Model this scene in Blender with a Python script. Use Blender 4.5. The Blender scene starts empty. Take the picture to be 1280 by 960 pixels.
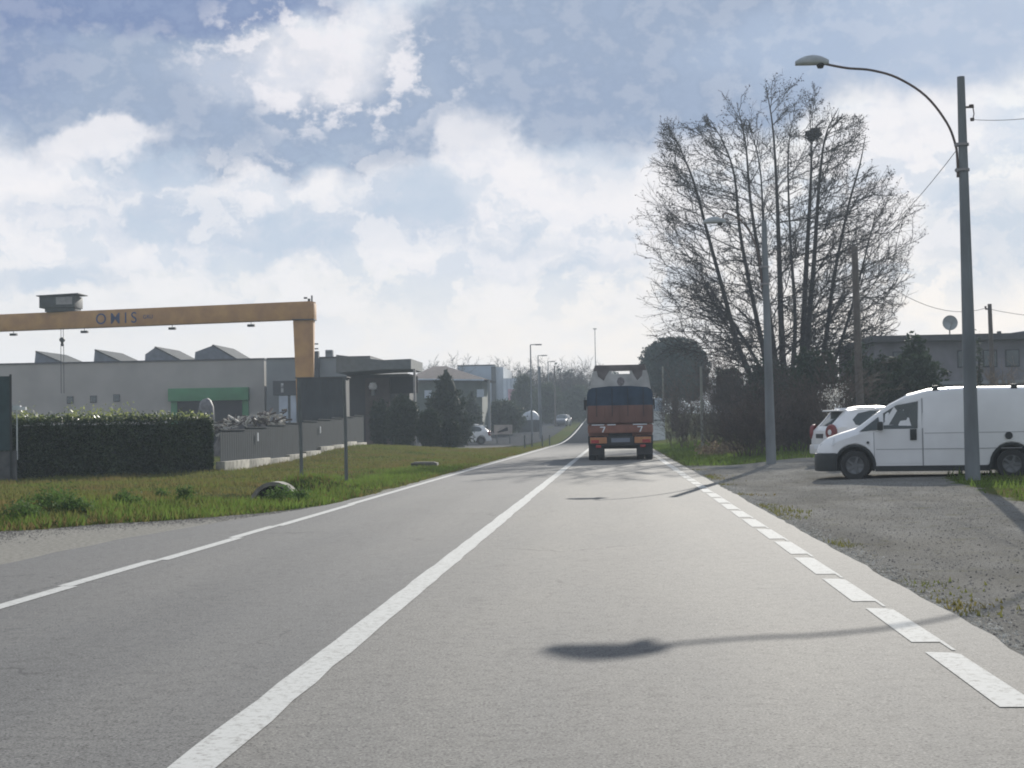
import bpy, bmesh, math, random
import numpy as np
from mathutils import Vector, Matrix

S = bpy.context.scene
COL = S.collection
R_ = math.radians

# ------------------------------------------------------------------ camera
F, VPX, VPY, H = 1900.0, 769, 535, 1.25          # focal length in px of a 1280 px wide frame, eye height
rho = R_(1.1)
Yc = np.array([VPX-640, -(VPY-480), -F]); Yc /= np.linalg.norm(Yc)
u_ = np.array([-math.sin(rho), math.cos(rho), 0]); Zc = u_-u_.dot(Yc)*Yc; Zc /= np.linalg.norm(Zc)
Xc = np.cross(Yc, Zc)
CAMR = np.array([Xc, Yc, Zc])
cam = bpy.data.cameras.new('camera'); co = bpy.data.objects.new('camera', cam); COL.objects.link(co)
cam.sensor_fit = 'HORIZONTAL'; cam.sensor_width = 36; cam.lens = F/1280*36
cam.clip_start = .05; cam.clip_end = 6000
M4 = Matrix([list(CAMR[i])+[0] for i in range(3)]+[[0, 0, 0, 1]])
co.matrix_world = Matrix.Translation((0, 0, H)) @ M4
S.camera = co

def ray(px, py):
    return CAMR @ np.array([px-640, -(py-480), -F])
def at(px, py, Y):                               # real point at distance Y down the road
    d = ray(px, py); p = d*Y/d[1]; return Vector((p[0], p[1], p[2]+H))
def azel(px, py):
    d = ray(px, py); return math.degrees(math.atan2(d[0], d[1])), math.degrees(math.atan2(d[2], math.hypot(d[0], d[1])))

# ------------------------------------------------------------------ light
SUN_AZ, SUN_EL = azel(1109, -190)
sl = bpy.data.lights.new('sun', 'SUN'); sl.energy = 4.6; sl.angle = R_(.25); sl.color = (1, .95, .86)
so = bpy.data.objects.new('sun', sl); COL.objects.link(so)
sd = Vector((math.sin(R_(SUN_AZ))*math.cos(R_(SUN_EL)), math.cos(R_(SUN_AZ))*math.cos(R_(SUN_EL)), math.sin(R_(SUN_EL))))
so.rotation_euler = sd.to_track_quat('Z', 'Y').to_euler(); so.location = (10, 10, 60)
S.view_settings.view_transform = 'Standard'; S.view_settings.look = 'None'
S.view_settings.exposure = 0.68; S.view_settings.gamma = 1; S.view_settings.use_curve_mapping = False
EXPO = 2**0.6

def s2l(c):
    return tuple(((v/255)/12.92 if v/255 <= .04045 else ((v/255+.055)/1.055)**2.4) for v in c)

# ------------------------------------------------------------------ world: Nishita sky with procedural clouds, laid out by compass direction
W = bpy.data.worlds.new('World'); S.world = W; W.use_nodes = True
nt = W.node_tree; nt.nodes.clear(); N = nt.nodes; Lk = nt.links
def nd(t, **k):
    n = N.new(t)
    for a, b in k.items(): setattr(n, a, b)
    return n
def mth(op, a, b=None, c=None, clamp=False):
    n = nd('ShaderNodeMath', operation=op); n.use_clamp = clamp
    for i, v in enumerate((a, b, c)):
        if v is None: continue
        if isinstance(v, (int, float)): n.inputs[i].default_value = v
        else: Lk.new(v, n.inputs[i])
    return n.outputs[0]
out = nd('ShaderNodeOutputWorld'); bg = nd('ShaderNodeBackground'); Lk.new(bg.outputs[0], out.inputs[0])
BGS = 0.1
bg.inputs['Strength'].default_value = BGS
sky = nd('ShaderNodeTexSky', sky_type='NISHITA'); sky.sun_disc = False
sky.sun_elevation = R_(SUN_EL); sky.sun_rotation = R_(SUN_AZ); sky.air_density = 1.2; sky.dust_density = 2
tc = nd('ShaderNodeTexCoord'); sep = nd('ShaderNodeSeparateXYZ'); Lk.new(tc.outputs['Generated'], sep.inputs[0])
az = mth('MULTIPLY', mth('ARCTAN2', sep.outputs[0], sep.outputs[1]), 180/math.pi)
el = mth('MULTIPLY', mth('ARCSINE', sep.outputs[2]), 180/math.pi)
cmb = nd('ShaderNodeCombineXYZ'); Lk.new(az, cmb.inputs[0]); Lk.new(el, cmb.inputs[1])
def noise(scale, detail, rough, vec, off=(0, 0, 0), stretch=(1, 1, 1)):
    m = nd('ShaderNodeMapping'); Lk.new(vec, m.inputs[0]); m.inputs['Location'].default_value = off; m.inputs['Scale'].default_value = stretch
    n = nd('ShaderNodeTexNoise'); n.inputs['Scale'].default_value = scale; n.inputs['Detail'].default_value = detail; n.inputs['Roughness'].default_value = rough
    Lk.new(m.outputs[0], n.inputs['Vector']); return n
w1 = noise(.45, 7, .62, cmb.outputs[0], (3, 7, 0))
wsub = nd('ShaderNodeVectorMath', operation='SUBTRACT'); Lk.new(w1.outputs['Color'], wsub.inputs[0]); wsub.inputs[1].default_value = (.5, .5, .5)
wsc = nd('ShaderNodeVectorMath', operation='MULTIPLY'); Lk.new(wsub.outputs[0], wsc.inputs[0]); wsc.inputs[1].default_value = (4.0, 2.6, 0)
wad = nd('ShaderNodeVectorMath', operation='ADD'); Lk.new(cmb.outputs[0], wad.inputs[0]); Lk.new(wsc.outputs[0], wad.inputs[1])
warped = wad.outputs[0]
puff = noise(.75, 8, .6, cmb.outputs[0], (11, 2, 0), (1, 1.3, 1))
puff2 = noise(.28, 6, .6, cmb.outputs[0], (31, 12, 0), (1, 1.8, 1))
def ramp(v, a, b, lo=0, hi=1):
    n = nd('ShaderNodeMapRange', interpolation_type='SMOOTHSTEP'); Lk.new(v, n.inputs[0])
    for i, x in zip((1, 2, 3, 4), (a, b, lo, hi)): n.inputs[i].default_value = x
    return n.outputs[0]
def mix(f, a, b):
    n = nd('ShaderNodeMix', data_type='RGBA')
    for s, v in ((n.inputs[0], f), (n.inputs[6], a), (n.inputs[7], b)):
        if isinstance(v, (int, float)): s.default_value = v
        elif isinstance(v, tuple): s.default_value = v+(1,)
        else: Lk.new(v, s)
    return n.outputs[2]
def kc(r, g, b): return tuple(v/EXPO/BGS for v in s2l((r, g, b)))
def blob(px, py, rx, ry, rot=0, soft=.45, amp=1, src=None):
    """soft-edged ellipse on the sky dome centred on a compass direction"""
    a, e = azel(px, py); k = math.degrees(1/F)
    m = nd('ShaderNodeMapping', vector_type='TEXTURE'); Lk.new(src or warped, m.inputs[0])
    m.inputs['Location'].default_value = (a, e, 0); m.inputs['Rotation'].default_value = (0, 0, R_(rot))
    m.inputs['Scale'].default_value = (rx*k*1.35, ry*k*1.35, 1)
    g = nd('ShaderNodeTexGradient', gradient_type='SPHERICAL'); Lk.new(m.outputs[0], g.inputs[0])
    return mth('MULTIPLY', ramp(g.outputs['Fac'], .05, soft), amp)
base = mix(ramp(el, 1, 15), kc(231, 229, 230), kc(205, 218, 232))
nish = nd('ShaderNodeVectorMath', operation='SCALE'); Lk.new(sky.outputs[0], nish.inputs[0]); nish.inputs['Scale'].default_value = .9
col = mix(.04, base, nish.outputs[0])
# general broken cloud everywhere
col = mix(mth('MULTIPLY', ramp(puff2.outputs[0], .42, .6), .55), col, kc(234, 233, 235))
col = mix(mth('MULTIPLY', ramp(puff2.outputs[0], .5, .38), ramp(el, 3, 9, 0, .55)), col, kc(183, 199, 221))
wh, bl, gy, dk, dk2 = kc(239, 237, 240), kc(211, 223, 233), kc(186, 199, 217), kc(150, 166, 191), kc(120, 139, 177)
seq = [
 (bl, (35, 135, 100, 38, 0, .4, .9)), (bl, (585, 20, 60, 60, 0, .4, .9)), (bl, (640, 95, 60, 50, 0, .5, .7)),
 (wh, (40, 205, 130, 60, 0, .4, .8)), (wh, (400, 250, 420, 70, 0, .6, .6)), (wh, (700, 250, 260, 110, 0, .6, .6)), (wh, (1130, 180, 110, 70, 30, .5, .8)),
 (dk, (230, 125, 330, 85, -4, .4, 1.)), (dk, (450, 165, 150, 40, 0, .5, .9)), (dk, (60, 60, 190, 62, 0, .5, 1.)),
 (dk2, (170, 8, 270, 38, 2, .5, .95)), (dk2, (-150, 60, 200, 90, 0, .5, .6)),
 (wh, (395, 88, 95, 44, -10, .6, .75)), (wh, (470, 45, 70, 42, 0, .6, .75)), (kc(215, 219, 230), (310, 100, 90, 40, 0, .7, .5)),
 (dk, (560, 45, 30, 30, 0, .5, .0)),
 (dk, (790, 65, 280, 112, 0, .35, 1.)), (dk, (640, 20, 90, 60, 0, .5, .8)), (dk, (1080, 45, 290, 75, 0, .6, .75)), (dk, (690, 130, 110, 45, 0, .5, .8)), (dk2, (720, 118, 110, 34, 0, .7, .3)),
 (dk, (800, 62, 250, 92, 0, .5, .75)), (kc(176, 192, 216), (1120, 50, 260, 62, 0, .6, .6)),
 (gy, (185, 212, 70, 34, 0, .5, .8)), (gy, (130, 265, 120, 26, 0, .6, .6)), (gy, (330, 290, 210, 40, 0, .6, .75)), (gy, (540, 250, 100, 46, 0, .5, .75)),
 (gy, (60, 345, 110, 18, 0, .6, .5)), (gy, (680, 330, 160, 24, 0, .7, .45)), (gy, (740, 215, 45, 40, 0, .6, .4)), (gy, (1240, 290, 100, 60, 0, .6, .5)),
 (dk, (330, 165, 190, 38, 0, .5, .7)), (dk, (540, 30, 40, 40, 0, .5, .0)), (gy, (255, 255, 60, 26, 0, .5, .5)), (gy, (620, 300, 70, 20, 0, .5, .5)), (wh, (560, 330, 120, 16, 0, .5, .5)), (wh, (60, 290, 90, 22, 0, .5, .6)), (wh, (760, 290, 60, 40, 0, .5, .5)),
 (wh, (130, 178, 75, 24, 12, .5, .85)), (wh, (320, 235, 45, 22, 0, .5, .7)), (wh, (595, 200, 45, 60, 0, .5, .7)), (wh, (630, 250, 40, 40, 0, .5, .8)),
 (wh, (150, 320, 160, 18, 0, .6, .6)),
]
for c, b in seq: col = mix(blob(*b), col, c)
# billow shading inside the clouds, strongest in the bright heaps
hl = mth('MULTIPLY', ramp(puff.outputs[0], .47, .6), ramp(el, 2.5, 9, .15, .7))
heap = blob(410, 85, 165, 75, -8, .6, 1)
col = mix(mth('MULTIPLY', hl, mth('ADD', mth('MULTIPLY', heap, 1.1), .2), clamp=True), col, kc(234, 232, 237))
col = mix(mth('MULTIPLY', ramp(puff.outputs[0], .48, .36), ramp(el, 2.5, 9, .04, .17)), col, kc(172, 187, 213))
band = mth('MULTIPLY', ramp(el, 3, 6), ramp(el, 11.8, 8.8))
p3 = noise(.36, 9, .6, warped, (5, 41, 0), (1, 1.5, 1))
col = mix(mth('MULTIPLY', mth('MULTIPLY', ramp(p3.outputs[0], .50, .42), band), .42), col, kc(181, 198, 217))
col = mix(mth('MULTIPLY', mth('MULTIPLY', ramp(p3.outputs[0], .52, .59), band), .5), col, kc(243, 240, 241))
# duller, bluer cloud behind and overhead
col = mix(ramp(mth('ABSOLUTE', az), 30, 80), col, kc(196, 203, 214))
col = mix(ramp(el, 20, 45), col, kc(178, 192, 214))
col = mix(ramp(el, 0, -2), col, kc(120, 118, 112))
Lk.new(col, bg.inputs['Color'])

# ------------------------------------------------------------------ helpers
MATS = {}
def mat(name, c, rough=.7, var=.15, scale=3, bump=0, bscale=40, metal=0, spec=.5, c2=None, trans=0, stretch=(1, 1, 1), coat=0, alpha=1):
    if name in MATS: return MATS[name]
    m = bpy.data.materials.new(name); m.use_nodes = True; t = m.node_tree; p = t.nodes['Principled BSDF']
    c2 = c2 or tuple(v*(1-var*1.5) for v in c); c1 = tuple(min(1, v*(1+var)) for v in c)
    tcn = t.nodes.new('ShaderNodeTexCoord'); mp = t.nodes.new('ShaderNodeMapping'); t.links.new(tcn.outputs['Object'], mp.inputs[0]); mp.inputs['Scale'].default_value = stretch
    n = t.nodes.new('ShaderNodeTexNoise'); n.inputs['Scale'].default_value = scale; n.inputs['Detail'].default_value = 6; t.links.new(mp.outputs[0], n.inputs['Vector'])
    r = t.nodes.new('ShaderNodeMapRange'); r.inputs[1].default_value = .33; r.inputs[2].default_value = .67; t.links.new(n.outputs[0], r.inputs[0])
    x = t.nodes.new('ShaderNodeMix'); x.data_type = 'RGBA'; t.links.new(r.outputs[0], x.inputs[0]); x.inputs[6].default_value = c2+(1,); x.inputs[7].default_value = c1+(1,)
    t.links.new(x.outputs[2], p.inputs['Base Color'])
    p.inputs['Roughness'].default_value = rough; p.inputs['Metallic'].default_value = metal; p.inputs['Specular IOR Level'].default_value = spec
    if coat: p.inputs['Coat Weight'].default_value = coat; p.inputs['Coat Roughness'].default_value = .08
    if alpha < 1: p.inputs['Alpha'].default_value = alpha
    if bump:
        n2 = t.nodes.new('ShaderNodeTexNoise'); n2.inputs['Scale'].default_value = bscale; n2.inputs['Detail'].default_value = 4; t.links.new(mp.outputs[0], n2.inputs['Vector'])
        b = t.nodes.new('ShaderNodeBump'); b.inputs['Strength'].default_value = bump; b.inputs['Distance'].default_value = .02
        t.links.new(n2.outputs[0], b.inputs['Height']); t.links.new(b.outputs[0], p.inputs['Normal'])
    if trans:
        tr = t.nodes.new('ShaderNodeBsdfTranslucent'); t.links.new(x.outputs[2], tr.inputs[0]); ms = t.nodes.new('ShaderNodeMixShader'); ms.inputs[0].default_value = trans
        t.links.new(p.outputs[0], ms.inputs[1]); t.links.new(tr.outputs[0], ms.inputs[2]); t.links.new(ms.outputs[0], t.nodes['Material Output'].inputs[0])
    MATS[name] = m; return m

def tag(o, label=None, cat=None, group=None, kind=None):
    for k, v in (('label', label), ('category', cat), ('group', group), ('kind', kind)):
        if v: o[k] = v
    return o
def empty(name, loc, rz=0, **k):
    o = bpy.data.objects.new(name, None); COL.objects.link(o); o.location = loc; o.rotation_euler = (0, 0, rz); return tag(o, **k)
def copy_tree(o, parent=None):
    c = o.copy(); COL.objects.link(c); c.parent = parent
    for ch in o.children: copy_tree(ch, c)
    return c

class MB:
    def __init__(s): s.v = []; s.f = []
    def add(s, vs, fs):
        n = len(s.v); s.v += [tuple(v) for v in vs]; s.f += [tuple(i+n for i in f) for f in fs]; return s
    def box(s, x0, x1, y0, y1, z0, z1, M=None):
        vs = [(x, y, z) for z in (z0, z1) for y in (y0, y1) for x in (x0, x1)]
        if M is not None: vs = [M @ Vector(v) for v in vs]
        return s.add(vs, [(0, 2, 3, 1), (4, 5, 7, 6), (0, 1, 5, 4), (2, 6, 7, 3), (0, 4, 6, 2), (1, 3, 7, 5)])
    def bar(s, a, b, w, h, up=(0, 0, 1)):            # box-section bar from a to b
        a, b = Vector(a), Vector(b); d = (b-a).normalized(); sd_ = d.cross(Vector(up))
        if sd_.length < 1e-4: sd_ = Vector((1, 0, 0))
        sd_.normalize(); u = sd_.cross(d).normalized()
        vs = [p+sd_*i*w/2+u*j*h/2 for p in (a, b) for i, j in ((-1, -1), (1, -1), (1, 1), (-1, 1))]
        return s.add(vs, [(0, 3, 2, 1), (4, 5, 6, 7), (0, 1, 5, 4), (1, 2, 6, 5), (2, 3, 7, 6), (3, 0, 4, 7)])
    def tube(s, pts, rs, n=8, cap=True):
        pts = [Vector(p) for p in pts]
        if isinstance(rs, (int, float)): rs = [rs]*len(pts)
        rings = []; ref = Vector((0, 0, 1))
        for i, p in enumerate(pts):
            d = (pts[min(i+1, len(pts)-1)]-pts[max(i-1, 0)]).normalized()
            a = d.cross(ref if abs(d.z) < .9 else Vector((0, 1, 0))).normalized(); b = a.cross(d)
            rings.append([p+(a*math.cos(t)+b*math.sin(t))*rs[i] for t in [2*math.pi*k/n for k in range(n)]])
        vs = [v for r in rings for v in r]; fs = []
        for i in range(len(pts)-1):
            for k in range(n): fs.append((i*n+k, i*n+(k+1) % n, (i+1)*n+(k+1) % n, (i+1)*n+k))
        if cap: fs.append(tuple(range(n))[::-1]); fs.append(tuple((len(pts)-1)*n+k for k in range(n)))
        return s.add(vs, fs)
    def lathe(s, prof, n=24, axis='Z', c=(0, 0, 0)):  # prof: (radius, height along axis)
        vs = []
        for r, h in prof:
            for k in range(n):
                t = 2*math.pi*k/n; p = (r*math.cos(t), r*math.sin(t), h)
                if axis == 'Y': p = (p[0], p[2], p[1])
                if axis == 'X': p = (p[2], p[0], p[1])
                vs.append((p[0]+c[0], p[1]+c[1], p[2]+c[2]))
        fs = []
        for i in range(len(prof)-1):
            for k in range(n): fs.append((i*n+k, i*n+(k+1) % n, (i+1)*n+(k+1) % n, (i+1)*n+k))
        return s.add(vs, fs)
    def prism(s, poly, y0, y1):                       # polygon in xz, extruded along y
        n = len(poly); vs = [(x, y0, z) for x, z in poly]+[(x, y1, z) for x, z in poly]
        return s.add(vs, [tuple(range(n)), tuple(range(2*n-1, n-1, -1))]+[(i, i+n, (i+1) % n+n, (i+1) % n) for i in range(n)])
    def build(s, name, m, parent=None, smooth=True, bevel=0, ang=35):
        me = bpy.data.meshes.new(name); me.from_pydata(s.v, [], s.f)
        bm = bmesh.new(); bm.from_mesh(me); bmesh.ops.recalc_face_normals(bm, faces=bm.faces)
        if bevel: bmesh.ops.bevel(bm, geom=[e for e in bm.edges if e.is_manifold and e.calc_face_angle(0) > .6], offset=bevel, segments=2, affect='EDGES', profile=.6)
        bm.to_mesh(me); bm.free()
        if smooth:
            me.polygons.foreach_set('use_smooth', [True]*len(me.polygons)); me.set_sharp_from_angle(angle=R_(ang))
        me.materials.append(m); o = bpy.data.objects.new(name, me); COL.objects.link(o)
        if parent: o.parent = parent
        return o
def npmesh(name, V, Fq, m, parent=None, smooth=False):
    me = bpy.data.meshes.new(name); V = np.asarray(V, np.float32); Fq = np.asarray(Fq, np.int32); k = Fq.shape[1]
    me.vertices.add(len(V)); me.vertices.foreach_set('co', V.ravel())
    me.loops.add(Fq.size); me.loops.foreach_set('vertex_index', Fq.ravel())
    me.polygons.add(len(Fq)); me.polygons.foreach_set('loop_start', np.arange(0, Fq.size, k)); me.update(calc_edges=True)
    if smooth: me.polygons.foreach_set('use_smooth', [True]*len(Fq))
    me.materials.append(m); o = bpy.data.objects.new(name, me); COL.objects.link(o)
    if parent: o.parent = parent
    return o
def segs_mesh(name, P0, P1, r0, r1, m, parent=None, n=3):
    P0, P1 = np.asarray(P0, float), np.asarray(P1, float); r0, r1 = np.asarray(r0, float), np.asarray(r1, float)
    d = P1-P0; d /= np.linalg.norm(d, axis=1, keepdims=True)+1e-9
    ref = np.where(np.abs(d[:, 2:3]) < .9, [[0, 0, 1.]], [[0, 1., 0]]); a = np.cross(d, ref); a /= np.linalg.norm(a, axis=1, keepdims=True); b = np.cross(a, d)
    V = []
    for P, r in ((P0, r0), (P1, r1)):
        for k in range(n):
            t = 2*math.pi*k/n; V.append(P+(a*math.cos(t)+b*math.sin(t))*r[:, None])
    V = np.stack(V, 1).reshape(-1, 3); base_ = np.arange(len(P0))*2*n
    Fq = np.concatenate([np.stack([base_+k, base_+(k+1) % n, base_+n+(k+1) % n, base_+n+k], 1) for k in range(n)])
    return npmesh(name, V, Fq, m, parent, True)

def sst(x, a, b):
    t = np.clip((np.asarray(x, float)-a)/(b-a), 0, 1); return t*t*(3-2*t)
def road_h(y): return 2.9*sst(y, 118, 300)*1.25
def road_cx(y): return np.where(np.asarray(y, float) > 235, (np.asarray(y, float)-235)**2/900, 0)
def vnoise(x, y, s, seed=0):
    x = np.asarray(x, float)/s+seed*17.3; y = np.asarray(y, float)/s+seed*5.1
    return (np.sin(x*1.3+2.1*np.sin(y*.7))+np.sin(y*1.7+1.7*np.sin(x*.9+1))+np.sin((x+y)*2.3+seed))/3
def ground_h(x, y):
    x = np.asarray(x, float); y = np.asarray(y, float)
    h = road_h(y)*sst(x, -60, -25)
    g = np.exp(-((x+13.5)/4.5)**2-((y-78)/17)**2)*.55
    g += np.exp(-((x+9)/1.7)**2-((y-24.5)/3.2)**2)*.22
    g -= np.exp(-((x+7.6)/.8)**2)*sst(y, 27, 30)*(1-sst(y, 44, 52))*.32
    g += np.exp(-((x+7.0)/1.4)**2-((y-31.9)/.9)**2)*.42
    g -= np.exp(-((x+6.9)/.55)**2-((y-29.6)/.9)**2)*.25
    g += sst(x, 3.2, 6.5)*(.08+.09*sst(y, 34, 46))*sst(y, 10, 22)
    n = vnoise(x, y, 2.6, 1)*.05+vnoise(x, y, .9, 2)*.025
    off = np.abs(x-road_cx(y)+1.4)
    g += n*sst(off, 4.2, 7.5)*(1-.8*lot(x, y))
    h = h+g
    inroad = (x > left_edge(y)+road_cx(y)+.25) & (x < 2.15+road_cx(y)-.25)
    return np.where(inroad, h-.06, h)
def left_edge(y): return np.interp(y, [-20, 12, 18, 21.6, 23.8, 26, 30, 3000], [-6.1, -6.1, -6.0, -5.6, -5.2, -4.97, -4.85, -4.85])
def grass_edge(y): return np.interp(y, [-20, 8, 14, 19.55, 21.6, 23.8, 26, 30, 3000], [-13, -11, -9.3, -8.1, -6.6, -5.5, -5.02, -4.86, -4.86])
def lot(x, y):                                       # 1 on the gravel lot to the right
    e = np.interp(y, [-20, 18, 22, 30, 34, 36, 60], [9, 6.2, 5.9, 6.5, 7.2, 16, 16])
    l_ = sst(x, 2.0, 2.2)*(1-sst(x-e, -.5, .5))
    far = np.interp(x, [2, 4, 6, 12, 20], [49, 48.5, 51, 54, 54])
    return l_*(1-sst(y-far, -1, 1))

# ------------------------------------------------------------------ ground
def lines(a, b, d, lo, hi):
    v = list(np.arange(a, b, d)); s = d; x = v[-1]
    while x < hi: s *= 1.16; x += s; v.append(x)
    s = d; x = a; pre = []
    while x > lo: s *= 1.16; x -= s; pre.append(x)
    return np.array(pre[::-1]+v)
gx = lines(-24, 16, .3, -1500, 1500); gy_ = lines(-6, 100, .4, -60, 1800)
gx = np.unique(np.concatenate([gx, [-4.86, -4.84, 2.1, 2.14, 2.16]]))
GX, GY = np.meshgrid(gx, gy_); GZ = ground_h(GX, GY)
V = np.stack([GX, GY, GZ], -1).reshape(-1, 3); nx, ny = len(gx), len(gy_)
i0 = (np.arange(ny-1)[:, None]*nx+np.arange(nx-1)[None]).ravel(); Fq = np.stack([i0, i0+1, i0+nx+1, i0+nx], 1)
def ground_mat():
    m = bpy.data.materials.new('verge_ground'); m.use_nodes = True; t = m.node_tree; p = t.nodes['Principled BSDF']; n_ = t.nodes; l = t.links
    def no(scale, det=5, rough=.6, typ='ShaderNodeTexNoise'):
        n = n_.new(typ); n.inputs['Scale'].default_value = scale
        if typ == 'ShaderNodeTexNoise': n.inputs['Detail'].default_value = det; n.inputs['Roughness'].default_value = rough
        l.new(tcn.outputs['Object'], n.inputs['Vector']); return n.outputs[0]
    tcn = n_.new('ShaderNodeTexCoord')
    def mr(v, a, b):
        r = n_.new('ShaderNodeMapRange'); l.new(v, r.inputs[0]); r.inputs[1].default_value = a; r.inputs[2].default_value = b; return r.outputs[0]
    def mx(f, a, b):
        x = n_.new('ShaderNodeMix'); x.data_type = 'RGBA'
        for s_, v in ((x.inputs[0], f), (x.inputs[6], a), (x.inputs[7], b)):
            if isinstance(v, tuple): s_.default_value = v+(1,)
            elif isinstance(v, float): s_.default_value = v
            else: l.new(v, s_)
        return x.outputs[2]
    def mm(op, a, b):
        q = n_.new('ShaderNodeMath'); q.operation = op
        for i, v in enumerate((a, b)):
            if isinstance(v, float): q.inputs[i].default_value = v
            else: l.new(v, q.inputs[i])
        return q.outputs[0]
    at_ = n_.new('ShaderNodeAttribute'); at_.attribute_name = 'zone'; sp = n_.new('ShaderNodeSeparateColor'); l.new(at_.outputs['Color'], sp.inputs[0])
    grass = mx(mr(no(.5), .4, .6), (.055, .075, .022), (.11, .085, .04)); grass = mx(mr(no(6), .35, .65), grass, (.07, .09, .03))
    grav = mx(mr(no(32, 6, .8), .34, .66), (.085, .082, .077), (.34, .33, .305)); grav = mx(mr(no(.35, 4), .42, .6), grav, mx(.4, grav, (.13, .12, .1)))
    vor = no(40, typ='ShaderNodeTexVoronoi'); grav = mx(mr(vor, .0, .35), mx(.55, grav, (.30, .285, .26)), grav)
    mg = n_.new('ShaderNodeMapping'); mg.inputs['Scale'].default_value = (1.3, .35, 1); mg.inputs['Rotation'].default_value = (0, 0, .5); l.new(tcn.outputs['Object'], mg.inputs[0]); ng = n_.new('ShaderNodeTexNoise'); ng.inputs['Scale'].default_value = .8; ng.inputs['Detail'].default_value = 5; l.new(mg.outputs[0], ng.inputs['Vector'])
    grav = mx(mr(ng.outputs[0], .42, .6), mx(.3, grav, (.07, .066, .058)), mx(.2, grav, (.2, .19, .17)))
    grav = mx(mr(no(2.4, 5, .7), .55, .66), grav, mx(.35, grav, (.11, .105, .05)))
    pale = mx(mr(no(18, 6, .7), .3, .7), (.15, .142, .125), (.35, .335, .30))
    nz = mm('MULTIPLY', mm('SUBTRACT', no(1.6, 6, .7), .5), 1.3)
    c = mx(mr(mm('ADD', sp.outputs[1], nz), .42, .58), grass, grav)
    c = mx(mr(mm('ADD', sp.outputs[2], nz), .42, .58), c, pale)
    l.new(c, p.inputs['Base Color']); p.inputs['Roughness'].default_value = 1; p.inputs['Specular IOR Level'].default_value = 0
    b = n_.new('ShaderNodeBump'); b.inputs['Strength'].default_value = .8; b.inputs['Distance'].default_value = .012; l.new(no(45, 6, .8), b.inputs['Height']); l.new(b.outputs[0], p.inputs['Normal'])
    return m
ground = npmesh('ground', V, Fq, ground_mat(), smooth=True); tag(ground, kind='structure')
lotm = lot(GX, GY).ravel(); pale = (sst(GX, grass_edge(GY)-.15, grass_edge(GY)+.15)*(GX < -4.4)*(GY < 40)).ravel()
ca = ground.data.color_attributes.new('zone', 'FLOAT_COLOR', 'POINT')
ca.data.foreach_set('color', np.stack([1-lotm, lotm, pale, np.ones_like(pale)], 1).astype(np.float32).ravel())

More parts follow.
